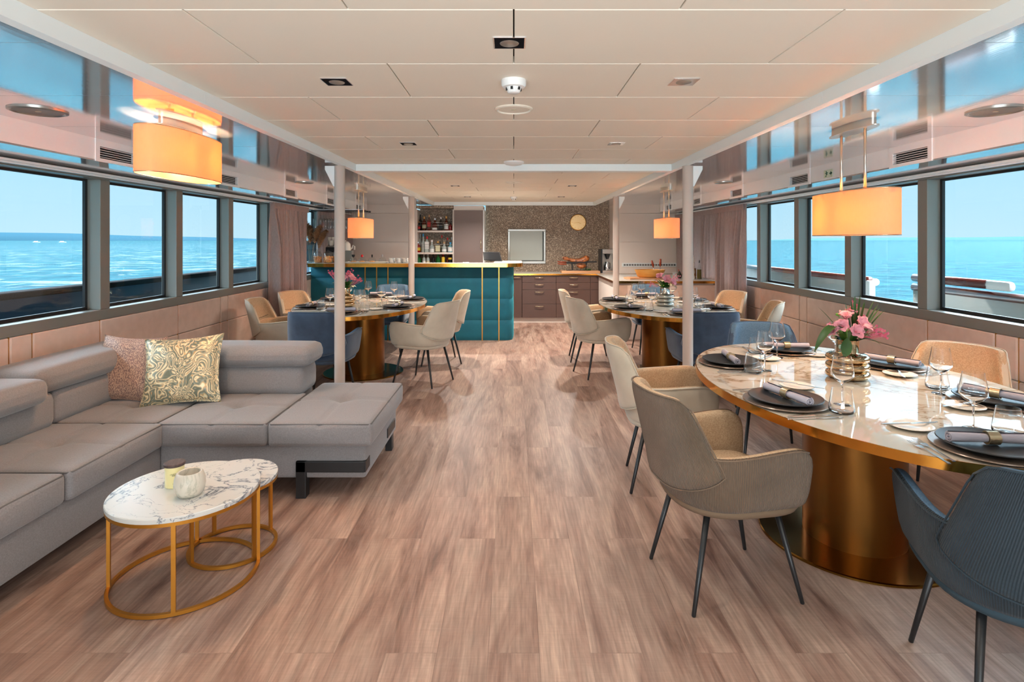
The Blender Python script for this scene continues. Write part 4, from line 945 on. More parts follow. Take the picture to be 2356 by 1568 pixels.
curtain('curtain', 'long mauve curtain between the last sofa side window and the bar', -1, 6.63, 7.78, .02, 2.82, .062, .105, .15, 1)
curtain('curtain', 'short mauve curtain behind the bar glasses and jars', -1, 8.3, 10.05, 1.12, 2.87, .032, .075, .0, 2)
curtain('curtain', 'long dark mauve curtain beside the last window near the side counter', 1, 6.92, 7.95, .02, 2.82, .060, .10, .15, 3)
curtain('curtain', 'short pale mauve curtain hanging above the side counter', 1, 8.02, 10.05, .89, 2.87, .032, .085, .0, 4)

# ------------------------------------------------------------------ ceiling fittings
def downlight(x, y, lab, style=0, power=3):
    t = thing('downlight', lab, 'ceiling light', (x, y, ZC), group='square recessed downlights')
    w = .055; b = MB(); h = .0005
    for q in ((-w,w,-w,-w+.006),(-w,w,w-.006,w),(-w,-w+.006,-w+.006,w-.006),(w-.006,w,-w+.006,w-.006)): b.box(q[0],q[1],q[2],q[3],-.004,.0)
    b.build('bezel', MAT['chrome'], t, smooth=False)
    MB().box(-w+.004,w-.004,-w+.004,w-.004,-.0045,-.0035).build('recess', MAT['rail_black'] if style == 0 else MAT['chrome'], t, smooth=False)
    MB().lathe([(.033,-.0045),(.031,-.007),(.0,-.006)], 24).build('lens', MAT['brushed_steel'], t, auto=60)
    l = bpy.data.lights.new('downlight_fill', 'AREA'); l.shape = 'DISK'; l.size = .08; l.energy = power; l.color = (1,.94,.86); l.spread = 2.6  # fill light added below a fitting that looks switched off
    lo = bpy.data.objects.new('downlight_fill', l); COL.objects.link(lo); lo.parent = t; lo.location = (0,0,-.010)
downlight(-.015, 1.956, 'square black recessed light on the ceiling seam nearest the camera')
downlight(-.757, 2.437, 'square recessed light in the second panel row, sofa side')
downlight(.727, 2.437, 'square mirrored recessed light in the second panel row, dining side', 1)
downlight(-.74, 4.0, 'square recessed light just before the cross beam, sofa side')
downlight(.72, 4.0, 'square recessed light just before the cross beam, dining side', 1)
downlight(-.73, 7.1, 'square recessed light beyond the cross beam, bar side', 0, 16)
downlight(.73, 7.1, 'square recessed light beyond the cross beam, window side', 0, 16)
downlight(-.72, 8.86, 'square recessed light over the bar end of the ceiling', 0, 26)
downlight(.74, 8.86, 'square recessed light over the kitchen drawers', 0, 26)
def speaker(x, y, z, r, lab):
    t = thing('ceiling_speaker', lab, 'speaker', (x, y, z), group='round ceiling speakers')
    MB().lathe([(r,.0),(r,-.006),(r*.9,-.010),(r*.84,-.004),(r*.84,0)], 40).build('rim', MAT['brushed_steel'] if z < 2.1 else MAT['ceiling_panel'], t, auto=50)
    MB().lathe([(r*.84,0),(r*.84,-.004),(0,-.0045)], 40).build('grille', MAT['grille_grey'] if z < 2.1 else MAT['ceiling_panel'], t, auto=50)
    MB().box(-.012,.012,-.006,.006,-.006,-.004).build('badge', MAT['satin_nickel'], t, smooth=False)
speaker(0, 2.945, ZC, .098, 'round beige speaker on the ceiling centre seam behind smoke detector')
speaker(0, 6.67, ZC, .098, 'round beige speaker on the centre seam beyond the cross beam')
speaker(-2.33, 2.79, ZG, .12, 'round grey speaker in the glossy ceiling above the sofa')
speaker(2.36, 2.79, ZG, .12, 'round grey speaker in the glossy ceiling above the near dining table')
speaker(-2.3, 6.25, ZG, .10, 'round speaker in the glossy ceiling above the table by the bar')
speaker(2.3, 6.25, ZG, .10, 'round speaker in the glossy ceiling above the far window table')
for y, s_, lab in ((2.42, 1, 'white smoke detector with slotted nose on the ceiling nearest the camera'), (8.9, 1, 'white smoke detector far down the ceiling before the kitchen')):
    t = thing('smoke_detector', lab, 'smoke detector', (0, y, ZC))
    MB().lathe([(.053,0),(.053,-.022),(.047,-.030),(.034,-.032)], 32).build('base', MAT['white_plastic'], t, auto=40)
    MB().lathe([(.034,-.030),(.026,-.052),(.022,-.055),(0,-.055)], 32).build('sensor_head', MAT['white_plastic'], t, auto=40)
    b = MB()
    for i in range(6):
        a = i*PI/3+.26; b.M = Matrix.Rotation(a, 4, 'Z'); b.box(.026,.0335,-.005,.005,-.045,-.033)
    b.build('sensor_slot', MAT['vent_black'], t, smooth=False)
t = thing('dome_light', 'shallow white dome light just before the ceiling cross beam', 'ceiling light', (0, 4.93, ZC))
MB().lathe([(.088,0),(.088,-.012),(.07,-.026),(.03,-.034),(0,-.035)], 32).build('dome', MAT['white_plastic'], t, auto=50)

# ------------------------------------------------------------------ pendants
def pendant(x, y, zb, lab, stem=True):
    t = thing('pendant_lamp', lab, 'lamp', (x, y, zb), group='oval orange fabric pendants')
    H = .235; rx, ry = .115, .335; n = 64
    def ov(a, k=1.0):
        c, s_ = math.cos(a), math.sin(a); e_ = .8
        return (math.copysign(abs(c)**e_, c)*rx*k, math.copysign(abs(s_)**e_, s_)*ry*(1-(1-k)*rx/ry))
    MB().grid(lambda i, j: (*ov(2*PI*i/n), H*j/6), n, 7, cu=True).build('shade', MAT['shade_fabric'], t)
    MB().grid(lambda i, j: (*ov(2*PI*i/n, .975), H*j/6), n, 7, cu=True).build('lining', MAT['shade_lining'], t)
    for z in (0, H): MB().tube([(*ov(2*PI*i/n, .99), z) for i in range(n)], .0028, 6, closed=True).build('wire_ring', MAT['satin_nickel'], t)
    MB().bar([(0,-ry*.97,H*.9),(0,ry*.97,H*.9)], .012, .006).bar([(-rx*.96,-.11,H*.9),(rx*.96,-.11,H*.9)], .008, .004).bar([(-rx*.96,.11,H*.9),(rx*.96,.11,H*.9)], .008, .004).build('spider', MAT['satin_nickel'], t, smooth=False)
    zc_ = ZG-zb
    def cv(a, k): c, s_ = math.cos(a), math.sin(a); return (c*.05*k, s_*.19*k)
    m = MB(); m.grid(lambda i, j: (*cv(2*PI*i/40, (1,1,1.12,1.12)[j]), (zc_, zc_-.035, zc_-.035, zc_-.040)[j]), 40, 4, cu=True)
    m.add([(*cv(2*PI*i/40, 1.12), zc_-.040) for i in range(40)], [tuple(range(39,-1,-1))]); m.build('canopy', MAT['brushed_steel'], t, auto=40)
    for dy in (-.11,.11):
        MB().tube([(0,dy,H*.88),(0,dy,zc_-.04)], .0075, 12).build('stem', MAT['brushed_steel'], t)
        MB().lathe([(.022,H+.002),(.022,H+.012),(.01,H+.02)], 16, (0,dy,0)).build('ferrule', MAT['brass'], t, auto=40)
        MB().lathe([(.014,H*.62),(.014,H*.88)], 14, (0,dy,0)).build('socket', MAT['white_plastic'], t, auto=40)
        MB().lathe([(0,.07),(.016,.085),(.022,.11),(.012,.14),(.012,H*.62)], 14, (0,dy,0)).build('bulb', MAT['bulb'], t)
        l = bpy.data.lights.new('bulb_light', 'POINT'); l.energy = 13; l.color = (1,.70,.44); l.shadow_soft_size = .025
        lo = bpy.data.objects.new('bulb_light', l); COL.objects.link(lo); lo.parent = t; lo.location = (0,dy+(.03 if dy > 0 else -.03),.105)
    return t
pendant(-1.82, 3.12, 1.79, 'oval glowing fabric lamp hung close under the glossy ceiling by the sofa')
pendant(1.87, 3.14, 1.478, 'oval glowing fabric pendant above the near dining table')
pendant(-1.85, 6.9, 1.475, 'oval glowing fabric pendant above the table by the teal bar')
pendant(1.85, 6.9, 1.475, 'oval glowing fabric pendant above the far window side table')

# ------------------------------------------------------------------ dining tables
TZ = .75
def dining_table(x, y, lab, rx=.68, ry=1.10):
    t = thing('dining_table', lab, 'table', (x, y, 0), group='oval marble dining tables')
    n = 96; P = [(rx*math.cos(2*PI*i/n), ry*math.sin(2*PI*i/n)) for i in range(n)]
    MB().prism([(a*.997,c*.998) for a, c in P], TZ-.018, TZ).build('marble_top', MAT['table_marble'], t, auto=30)
    MB().bar([(a,c,TZ-.0185) for a, c in P], .006, .036, closed=True).build('edge_band', MAT['brass'], t, auto=30)
    MB().prism([(a*.99,c*.995) for a, c in P], TZ-.036, TZ-.018).build('top_underside', MAT['brass_dark'], t, auto=30)
    MB().lathe([(.225,.012),(.225,TZ-.036)], 64).build('pedestal', MAT['brass_dark'], t, auto=30)
    MB().lathe([(.43,0),(.43,.008),(.425,.012),(0,.012)], 80).build('base_disc', MAT['base_gold'], t, auto=30)
    return t
TAB = {'near': (1.645, 2.80, 'the near table'), 'bar': (-1.655, 6.28, 'the bar side table'), 'far': (1.625, 6.2, 'the far window table')}
dining_table(1.67, 2.80, 'oval marble dining table nearest the camera, set for dinner under a pendant', .695, 1.07)
dining_table(-1.655, 6.28, 'oval marble dining table in front of the teal bar')
dining_table(1.625, 6.2, 'oval marble dining table far along the window side before the side counter')

# ------------------------------------------------------------------ chairs
def shell_plan(t_):
    s = 1 if t_ >= 0 else -1; a = abs(t_)
    A, Bq = .285, .27
    if a < .6:
        ph = a/.6*PI/2; return Vector((s*A*math.sin(ph)**.82, -.02-Bq*math.cos(ph)**.82))
    return Vector((s*(A-.012*((a-.6)/.4)**2), -.02+(a-.6)/.4*.275))
def plan_n(t_):
    d = shell_plan(min(1, t_+.01))-shell_plan(max(-1, t_-.01)); d.normalize(); return Vector((d.y, -d.x))
LEN = .285*PI/2*2+.55
def make_chair(outer, inner, lab, pip):
    t = thing('dining_chair', lab, 'chair')
    mats = [MAT[outer], MAT[inner]]; rim = MAT[{'cord_taupe': 'rim_taupe', 'cord_blue': 'rim_slate'}.get(outer, outer)]
    # ---- arm shell
    nu = 41; th = .048
    def ztop(a):
        k = min(1, max(0, (abs(a)-.42)/.45)); k = k*k*(3-2*k); z = .620+.024*k
        if abs(a) > .87: q = (abs(a)-.87)/.13; z -= .075*(1-math.sqrt(max(0, 1-q*q*.96)))
        return z
    prof = [(-.035,0,0),(.0,0,0),(.33,0,0),(.7,0,0),(.95,0,0),(1.0,.012,0),(1.0,.036,1),(.95,.048,1),(.7,.048,1),(.35,.048,1),(.1,.04,1)]
    def fn(i, j):
        a = -1+2*i/(nu-1); h, ins, _ = prof[j]; zt_ = ztop(a); zb = .402+.004*abs(a)**3
        z = zb+(zt_-zb)*max(h, 0)+(h*.3 if h < 0 else 0)
        hh = (z-.385)/.25; sc_ = .87+.13*max(0, min(1.1, hh))**.7
        if h < 0: sc_ = .80
        end = 1-.55*max(0, (abs(a)-.94)/.06)
        p = shell_plan(a); p = Vector((p.x*sc_, p.y*(sc_ if p.y < 0 else .5+.5*sc_))); n_ = plan_n(a)
        mid = th/2; ins2 = mid+(ins-mid)*end
        fl = .0*max(0, abs(a)-.7)/.3*max(0, hh)
        q = p-n_*(ins2-fl)
        return (q.x, q.y, z, (a*LEN/2, z))
    b = MB(); b.grid(fn, nu, len(prof), cv=True, mi=lambda i, j: 0 if j < 5 else 1, capu=True)
    b.build('arm_shell', mats, t, subsurf=1)
    # ---- backrest
    nu2 = 21; T2 = .052
    rows_ = [0,.03,.15,.35,.55,.75,.92,.985,1.0]
    def pos(s, v, side):
        a = .50*s
        zb = .455+.095*s*s; zt_ = .845-.012*s*s
        if abs(s) > .8: zt_ -= .04*((abs(s)-.8)/.2)**2
        z = zb+(zt_-zb)*v; w = max(0, (z-.50)/.345)
        p = shell_plan(a)*1.0; x = p.x*(1-.25*w); yb = -.29
        y = p.y+(yb-p.y)*(.42*w); y -= .085*w
        n_ = plan_n(a); e_ = 1-.5*max(0, (abs(s)-.92)/.08)
        if v < .02 or v > .98: e_ *= .55
        o_ = .008*(1 if side == 0 else 0)+(-T2*e_ if side else 0)+(-(1-e_)*T2*.35 if side == 0 else 0)
        if side == 1: o_ = -T2*(.5+.5*e_)+.004
        pz = z
        return (x+n_.x*o_, y+n_.y*o_, pz, (a*LEN/2*1.0, z))
    nr = len(rows_)
    def fn2(i, j):
        s = -1+2*i/(nu2-1)
        return pos(s, rows_[j], 0) if j < nr else pos(s, rows_[2*nr-1-j], 1)
    b = MB(); b.grid(fn2, nu2, 2*nr, cv=True, mi=lambda i, j: 0 if j < nr-1 else 1, capu=True)
    b.build('backrest', mats, t, subsurf=1)
    # crease across the inner back
    cz = [pos(s/6, .46, 1) for s in range(-4, 5)]
    MB().tube([(c[0], c[1]+.002, c[2]) for c in cz], .0022, 5).build('crease', MAT[pip], t)
    # piping along shell top and backrest edge
    pts = []
    for i in range(2, 59):
        a = -1+2*i/60; q = fn((a+1)/2*(nu-1), 4); pts.append((q[0], q[1], q[2]+.006))
    b = MB(); b.tube(pts, .0034, 5)
    edge = [pos(-1, v/8, 0)[:3] for v in range(9)]+[pos(-1+2*i/16, 1, 0)[:3] for i in range(17)]+[pos(1, 1-v/8, 0)[:3] for v in range(9)]
    low = [pos(1-2*i/16, 0, 0)[:3] for i in range(17)]
    b.tube(edge+low[1:-1], .0034, 5, closed=True)
    b.build('piping', MAT[outer], t)
    # ---- seat
    b = MB(); n = 40
    def seatp(i, j):
        a = 2*PI*i/n; c, s_ = math.cos(a), math.sin(a)
        k = [.93,1.04,1.09,1.07,.92,.90,.86,.75,.45,.15][j]; z = [.366,.372,.392,.404,.415,.45,.478,.489,.493,.494][j]
        e_ = .82 if s_ < 0 else .5; x = math.copysign(abs(c)**(e_ if s_ < 0 else .6), c)*.225*k; y = math.copysign(abs(s_)**e_, s_)*(.228 if s_ < 0 else .243)*k+.0
        return (x, y, z)
    b.grid(seatp, n, 10, cu=True, mi=lambda i, j: 0 if j < 4 else 1); b.add([seatp(i, 0) for i in range(n)], [tuple(range(n-1,-1,-1))]); b.add([seatp(i, 9) for i in range(n)], [tuple(range(n))], 1)
    b.build('seat', [rim, mats[1]], t, auto=80)
    for sx in (-1, 1):
        for sy in (-1, 1):
            MB().tube([(sx*.15, sy*.145, .385),(sx*.2025, sy*.2325, .004),(sx*.2025, sy*.2325, 0)], [.0135,.0085,.007], 12).build('leg', MAT['black_metal'], t)
    MB().bar([(-.15,-.145,.368),(.15,.145,.368)], .025,.012).bar([(-.15,.145,.368),(.15,-.145,.368)], .025,.012).build('under_frame', MAT['black_metal'], t, smooth=False)
    return t
proto = {}
G = 'upholstered dining chairs'
def chair(kind, x, y, head, lab):
    """head: direction the chair faces, degrees from +X"""
    rz = math.radians(head-90)
    spec = {'taupe': ('cord_taupe','boucle_beige','piping_dark'), 'cordblue': ('cord_blue','tweed_blue','suede_blue'), 'cream': ('suede_cream','boucle_beige','piping_dark'), 'blue': ('suede_blue','tweed_blue','suede_blue')}[kind]
    if kind not in proto:
        c = make_chair(spec[0], spec[1], lab, spec[2]); c['group'] = G; c.location = (x, y, 0); c.rotation_euler = (0,0,rz); proto[kind] = c; return c
    return dup(proto[kind], (x, y, 0), rz, lab, G)
chair('taupe', .889, 2.434, 9.7, 'taupe corduroy armchair nearest the camera at the near table')
chair('cream', .93, 3.43, -8, 'cream armchair behind the taupe corduroy one at the near table')
chair('cordblue', 1.566, 1.778, 74, 'dark blue corduroy armchair cut off by the frame corner')
chair('blue', 1.74, 3.88, 258, 'light blue tweed armchair facing camera at the far end of near table')
chair('cream', 2.37, 3.13, 217, 'beige armchair against the window wall at the near table')
chair('cream', -.926, 5.839, 155.6, 'cream armchair on aisle side of bar table, nearest the camera')
chair('cream', -.895, 6.81, 196, 'cream armchair on aisle side of bar table, nearest the bar')
chair('blue', -1.71, 5.15, 85.4, 'dark blue armchair directly behind the sofa backrest')
chair('blue', -1.65, 7.5, 270, 'light blue armchair between the bar side table and the teal bar')
chair('cream', -2.40, 5.96, 3, 'beige armchair by the wall panels directly behind the sofa')
chair('cream', -2.38, 6.66, -24, 'beige armchair in front of the long curtain by the bar')
chair('cream', .94, 6.17, 16, 'cream armchair on aisle side of far window table, nearest the camera')
chair('cream', .92, 6.95, -3, 'cream armchair on aisle side of far window table, nearest the kitchen')
chair('blue', 1.71, 5.15, 94.6, 'dark blue armchair behind the column at the far window table')
chair('blue', 1.80, 7.45, 270, 'blue armchair between the far window table and side counter')
chair('cream', 2.36, 6.69, 202, 'beige armchair in front of the dark curtain at far window table')
chair('cream', 2.31, 5.73, 165, 'beige armchair by the window wall, seen behind the light blue one')

# ------------------------------------------------------------------ table settings
S = {}
def plates():
    t = thing('charger_plate', 'x', 'plate'); MB().lathe([(.10,0),(.165,.006),(.172,.010),(.170,.013),(.12,.008),(0,.008)], 48).build('rim_disc', MAT['charger'], t, auto=50); S['charger'] = t
    t = thing('dinner_plate', 'x', 'plate'); MB().lathe([(.085,0),(.10,.002),(.145,.014),(.150,.018),(.148,.021),(.105,.009),(0,.008)], 48).build('plate_disc', MAT['plate_black'], t, auto=60); S['plate'] = t
    t = thing('bread_plate', 'x', 'plate'); MB().lathe([(.045,0),(.05,.002),(.075,.010),(.077,.012),(.075,.013),(.052,.006),(0,.005)], 36).build('plate_disc', MAT['porcelain'], t, auto=60); S['bread'] = t
    t = thing('napkin', 'x', 'napkin')
    turns, n = 3.2, 44; out, inn = [], []
    for i in range(n):
        a = turns*2*PI*i/(n-1); r = .005+.0155*i/(n-1); out.append((r*math.cos(a), .0215+r*math.sin(a)*.92)); inn.append(((r-.0026)*math.cos(a), .0215+(r-.0026)*math.sin(a)*.92))
    b = MB(); rr = random.Random(1)
    L = .135
    def fp(P): return lambda i, j: ((-L+2*L*j/6)*(1+(0.012*math.sin(i*.7) if j in (0,6) else 0)), P[i][0]*(1-.16*math.exp(-((j-3)/1.1)**2)), .0215+(P[i][1]-.0215)*(1-.16*math.exp(-((j-3)/1.1)**2)))
    b.grid(fp(out), n, 7); b.grid(fp(inn), n, 7)
    for j in (0, 6):
        vs = [fp(out)(i, j) for i in range(n)]+[fp(inn)(i, j) for i in range(n)]; b.add(vs, [(i, i+1, n+i+1, n+i) for i in range(n-1)])
    b.build('rolled_cloth', MAT['napkin'], t, auto=50)
    b = MB(); b.M = Matrix.Translation((0,0,.0215)) @ Matrix.Rotation(PI/2, 4, 'Y'); b.lathe([(.0205,-.018),(.0222,-.018),(.0222,.018),(.0205,.018),(.0205,-.018)], 28); b.build('napkin_ring', MAT['ring_gold'], t, auto=40)
    S['napkin'] = t
    t = thing('fork', 'x', 'cutlery'); b = MB()
    b.add([(-.005,-.10,0),(.005,-.10,0),(.0028,.02,.004),(-.0028,.02,.004),(-.005,-.10,.0025),(.005,-.10,.0025),(.0028,.02,.0065),(-.0028,.02,.0065)], [(3,2,1,0),(4,5,6,7),(0,1,5,4),(1,2,6,5),(2,3,7,6),(3,0,4,7)])
    b.build('handle', MAT['steel'], t, smooth=False)
    b = MB(); b.prism([(-.0028,.02),(.0028,.02),(.011,.042),(.011,.052),(-.011,.052),(-.011,.042)], .003, .0055)
    for i in range(4): x = -.011+i*.00655; b.add([(x,.05,.003),(x+.0026,.05,.003),(x+.0022,.095,.006),(x+.0006,.095,.006),(x,.05,.005),(x+.0026,.05,.005),(x+.0022,.095,.0072),(x+.0006,.095,.0072)], [(3,2,1,0),(4,5,6,7),(0,1,5,4),(1,2,6,5),(2,3,7,6),(3,0,4,7)])
    b.build('tine_head', MAT['steel'], t, smooth=False); S['fork'] = t
    t = thing('knife', 'x', 'cutlery'); MB().box(-.005,.005,-.115,0,0,.006).build('handle', MAT['steel'], t, smooth=False, bevel=.0015)
    MB().prism([(-.004,0),(.007,.004),(.008,.09),(.002,.115),(-.004,.118)], .001, .003).build('blade', MAT['steel'], t, smooth=False); S['knife'] = t
    S['wine'] = wine_glass('wine_glass', 'x', (0,0,0), None)
    t = thing('water_tumbler', 'x', 'glass')
    MB().lathe([(.034,0),(.044,.004),(.048,.014),(.047,.03),(.036,.098),(.0352,.098),(.0458,.03),(.0466,.016),(.04,.008),(0,.007)], 28).build('glass_body', MAT['clear_glass'], t, auto=60); S['tumbler'] = t
plates()
used = set()
def put(kind, x, y, z, rz, lab, group, scale=None):
    o = S[kind]
    if kind not in used:
        used.add(kind); o.location = (x, y, z); o.rotation_euler = (0,0,rz); o['label'] = lab; o['group'] = group; return o
    return dup(o, (x, y, z), rz, lab, group)
def setting(px, py, head, where, tab, bread=None, wine=None, tumb=None, rnd=None, napa=None, bk=None):
    z = TZ+.0006; h = math.radians(head); f = Vector((math.cos(h), math.sin(h))); r = Vector((f.y, -f.x)); c = Vector((px, py)); rz = h-PI/2
    at = '%s of %s' % (where, tab); g = lambda s_: '%s on the dining tables' % s_
    put('charger', px, py, z, rz, 'taupe glass charger under black plate, %s' % at, g('charger plates'))
    put('plate', px, py, z+.0095, rz, 'matt black dinner plate, %s' % at, g('black dinner plates'))
    put('napkin', px+.005, py, z+.0195, (rz+rnd.uniform(-.25,.25)) if napa is None else napa, 'rolled grey napkin in gold ring, %s' % at, g('rolled napkins'))
    B = Vector(bread) if bread else c+f*.17-r*.17
    put('bread', B.x, B.y, z, rz, 'small white bread plate, %s' % at, g('bread plates'))
    put('knife', B.x, B.y+.0, z+.0135, rz+(rnd.uniform(.3,1.2) if bk is None else bk), 'butter knife on white bread plate, %s' % at, g('butter knives'))
    Wn = Vector(wine) if wine else c+f*.21+r*.10
    put('wine', Wn.x, Wn.y, z, 0, 'stemmed wine glass, %s' % at, g('wine glasses'))
    T = Vector(tumb) if tumb else c+f*.14+r*.19
    put('tumbler', T.x, T.y, z, 0, 'stemless water glass, %s' % at, g('water glasses'))
    for k, d in (('inner', .192), ('outer', .222)):
        p = c+r*d-f*(.0 if k == 'inner' else .02); put('knife', p.x, p.y, z, rz+rnd.uniform(-.05,.05), '%s table knife, %s' % (k, at), g('table knives'))
        p = c-r*d-f*(.0 if k == 'inner' else .02); put('fork', p.x, p.y, z, rz+rnd.uniform(-.06,.06), '%s fork, %s' % (k, at), g('forks'))
rnd = random.Random(11)
nt_ = 'the near table'
setting(1.225,3.225,-4,'aisle seat farther from camera',nt_,(1.485,3.345),(1.35,3.06),(1.265,3.01),rnd,math.radians(84),.9)
setting(1.171,2.454,8,'aisle seat nearer the camera',nt_,(1.348,2.71),(1.394,2.416),(1.33,2.31),rnd,math.radians(-76),-.9)
setting(1.71,3.58,268,'far end seat',nt_,(1.835,3.46),(1.572,3.40),(1.50,3.52),rnd,math.radians(-4),1.3)
setting(2.085,3.147,200,'window seat farther from camera',nt_,(2.0,2.95),(1.90,3.36),(2.0,3.46),rnd,math.radians(-55),.8)
setting(2.074,2.456,168,'window seat nearer the camera',nt_,(1.88,2.38),(1.95,2.60),(2.0,2.69),rnd,math.radians(-58),.5)
setting(1.59,1.90,90,'end seat nearest camera',nt_,(1.482,2.13),(1.705,2.112),(1.78,2.05),rnd,math.radians(-6),-1.45)
for key, mir in (('bar', -1), ('far', 1)):
    cx, cy, nm = TAB[key]
    near_a = (cx-mir*.46, cy-.38) if key == 'far' else (cx+.46, cy-.40)
    def hd(a): return a if mir > 0 else 180-a
    setting(cx-mir*.45, cy+.40, hd(-4), 'aisle seat farther from camera', nm, rnd=rnd)
    setting(cx-mir*.45, cy-.38, hd(8), 'aisle seat nearer the camera', nm, rnd=rnd)
    setting(cx, cy+.80, 270, 'far end seat', nm, rnd=rnd, napa=0)
    setting(cx+mir*.45, cy+.38, hd(184), 'window seat farther from camera', nm, rnd=rnd)
    setting(cx+mir*.45, cy-.38, hd(172), 'window seat nearer the camera', nm, rnd=rnd)
    setting(cx, cy-.83, 90, 'end seat nearest camera', nm, rnd=rnd, napa=0)

# ------------------------------------------------------------------ vases and bouquets
def vase(x, y, mt, lab, s_=1.0):
    t = thing('ribbed_vase', lab, 'vase', (x, y, TZ+.0006), group='ribbed vases on the dining tables')
    prof = [(.05,0)]
    for k in range(3):
        z0 = .002+k*.041
        for i in range(9):
            a = -PI/2+PI*i/8; prof.append((.078+.023*math.cos(a), z0+.0205+.0205*math.sin(a)))
    prof += [(.055,.127),(.051,.132),(.051,.192),(.0535,.194),(.0535,.196),(.049,.196),(.047,.135),(0,.13)]
    MB().lathe(prof, 48).build('vase_body', mt, t, auto=50)
    t.scale = (s_,)*3
    return t
vase(1.70, 2.90, MAT['vase_bronze'], 'mirrored bronze ribbed vase on the near dining table')
vase(-1.79, 6.05, MAT['vase_bronze'], 'mirrored bronze ribbed vase on the table by the bar')
vase(1.62, 6.10, MAT['vase_smoke'], 'smoky silver ribbed vase on the far window side table')
def leaf(b, base, tip, w, droop=.0, n=8, fold=.25):
    base, tip = Vector(base), Vector(tip); d = tip-base; up = Vector((0,0,1)); s_ = d.cross(up).normalized(); 
    vs = []; 
    for i in range(n+1):
        u = i/n; c = base+d*u+up*(droop*4*u*(1-u)); ww = w*math.sin(PI*min(1,(u*.96+.03)))**.75
        vs += [tuple(c-s_*ww+up*ww*fold), tuple(c), tuple(c+s_*ww+up*ww*fold)]
    b.add(vs, [q for i in range(n) for q in ((3*i,3*i+1,3*i+4,3*i+3),(3*i+1,3*i+2,3*i+5,3*i+4))])
def lily(b, c, d, r, seed):
    rr = random.Random(seed); c = Vector(c); d = Vector(d).normalized(); u = d.orthogonal().normalized(); w = d.cross(u)
    for k in range(6):
        a = k*PI/3+rr.uniform(-.15,.15); rad = u*math.cos(a)+w*math.sin(a); tang = d.cross(rad); L = r*(1 if k % 2 else .9)
        n = 6; vs = []
        for i in range(n+1):
            v = i/n; p = c+rad*(L*(.2*v+.62*v*v))+d*(L*(1.15*v-.40*v*v)); ww = L*.46*math.sin(PI*min(1,v*.92+.06))**.7
            for q in (-1,-.5,0,.5,1): vs.append(tuple(p+tang*ww*q+d*ww*.35*q*q+rad*.0+d*.004*math.sin(9*v+q*5+k)))
        b.add(vs, [(5*i+j,5*i+j+1,5*i+j+6,5*i+j+5) for i in range(n) for j in range(4)])
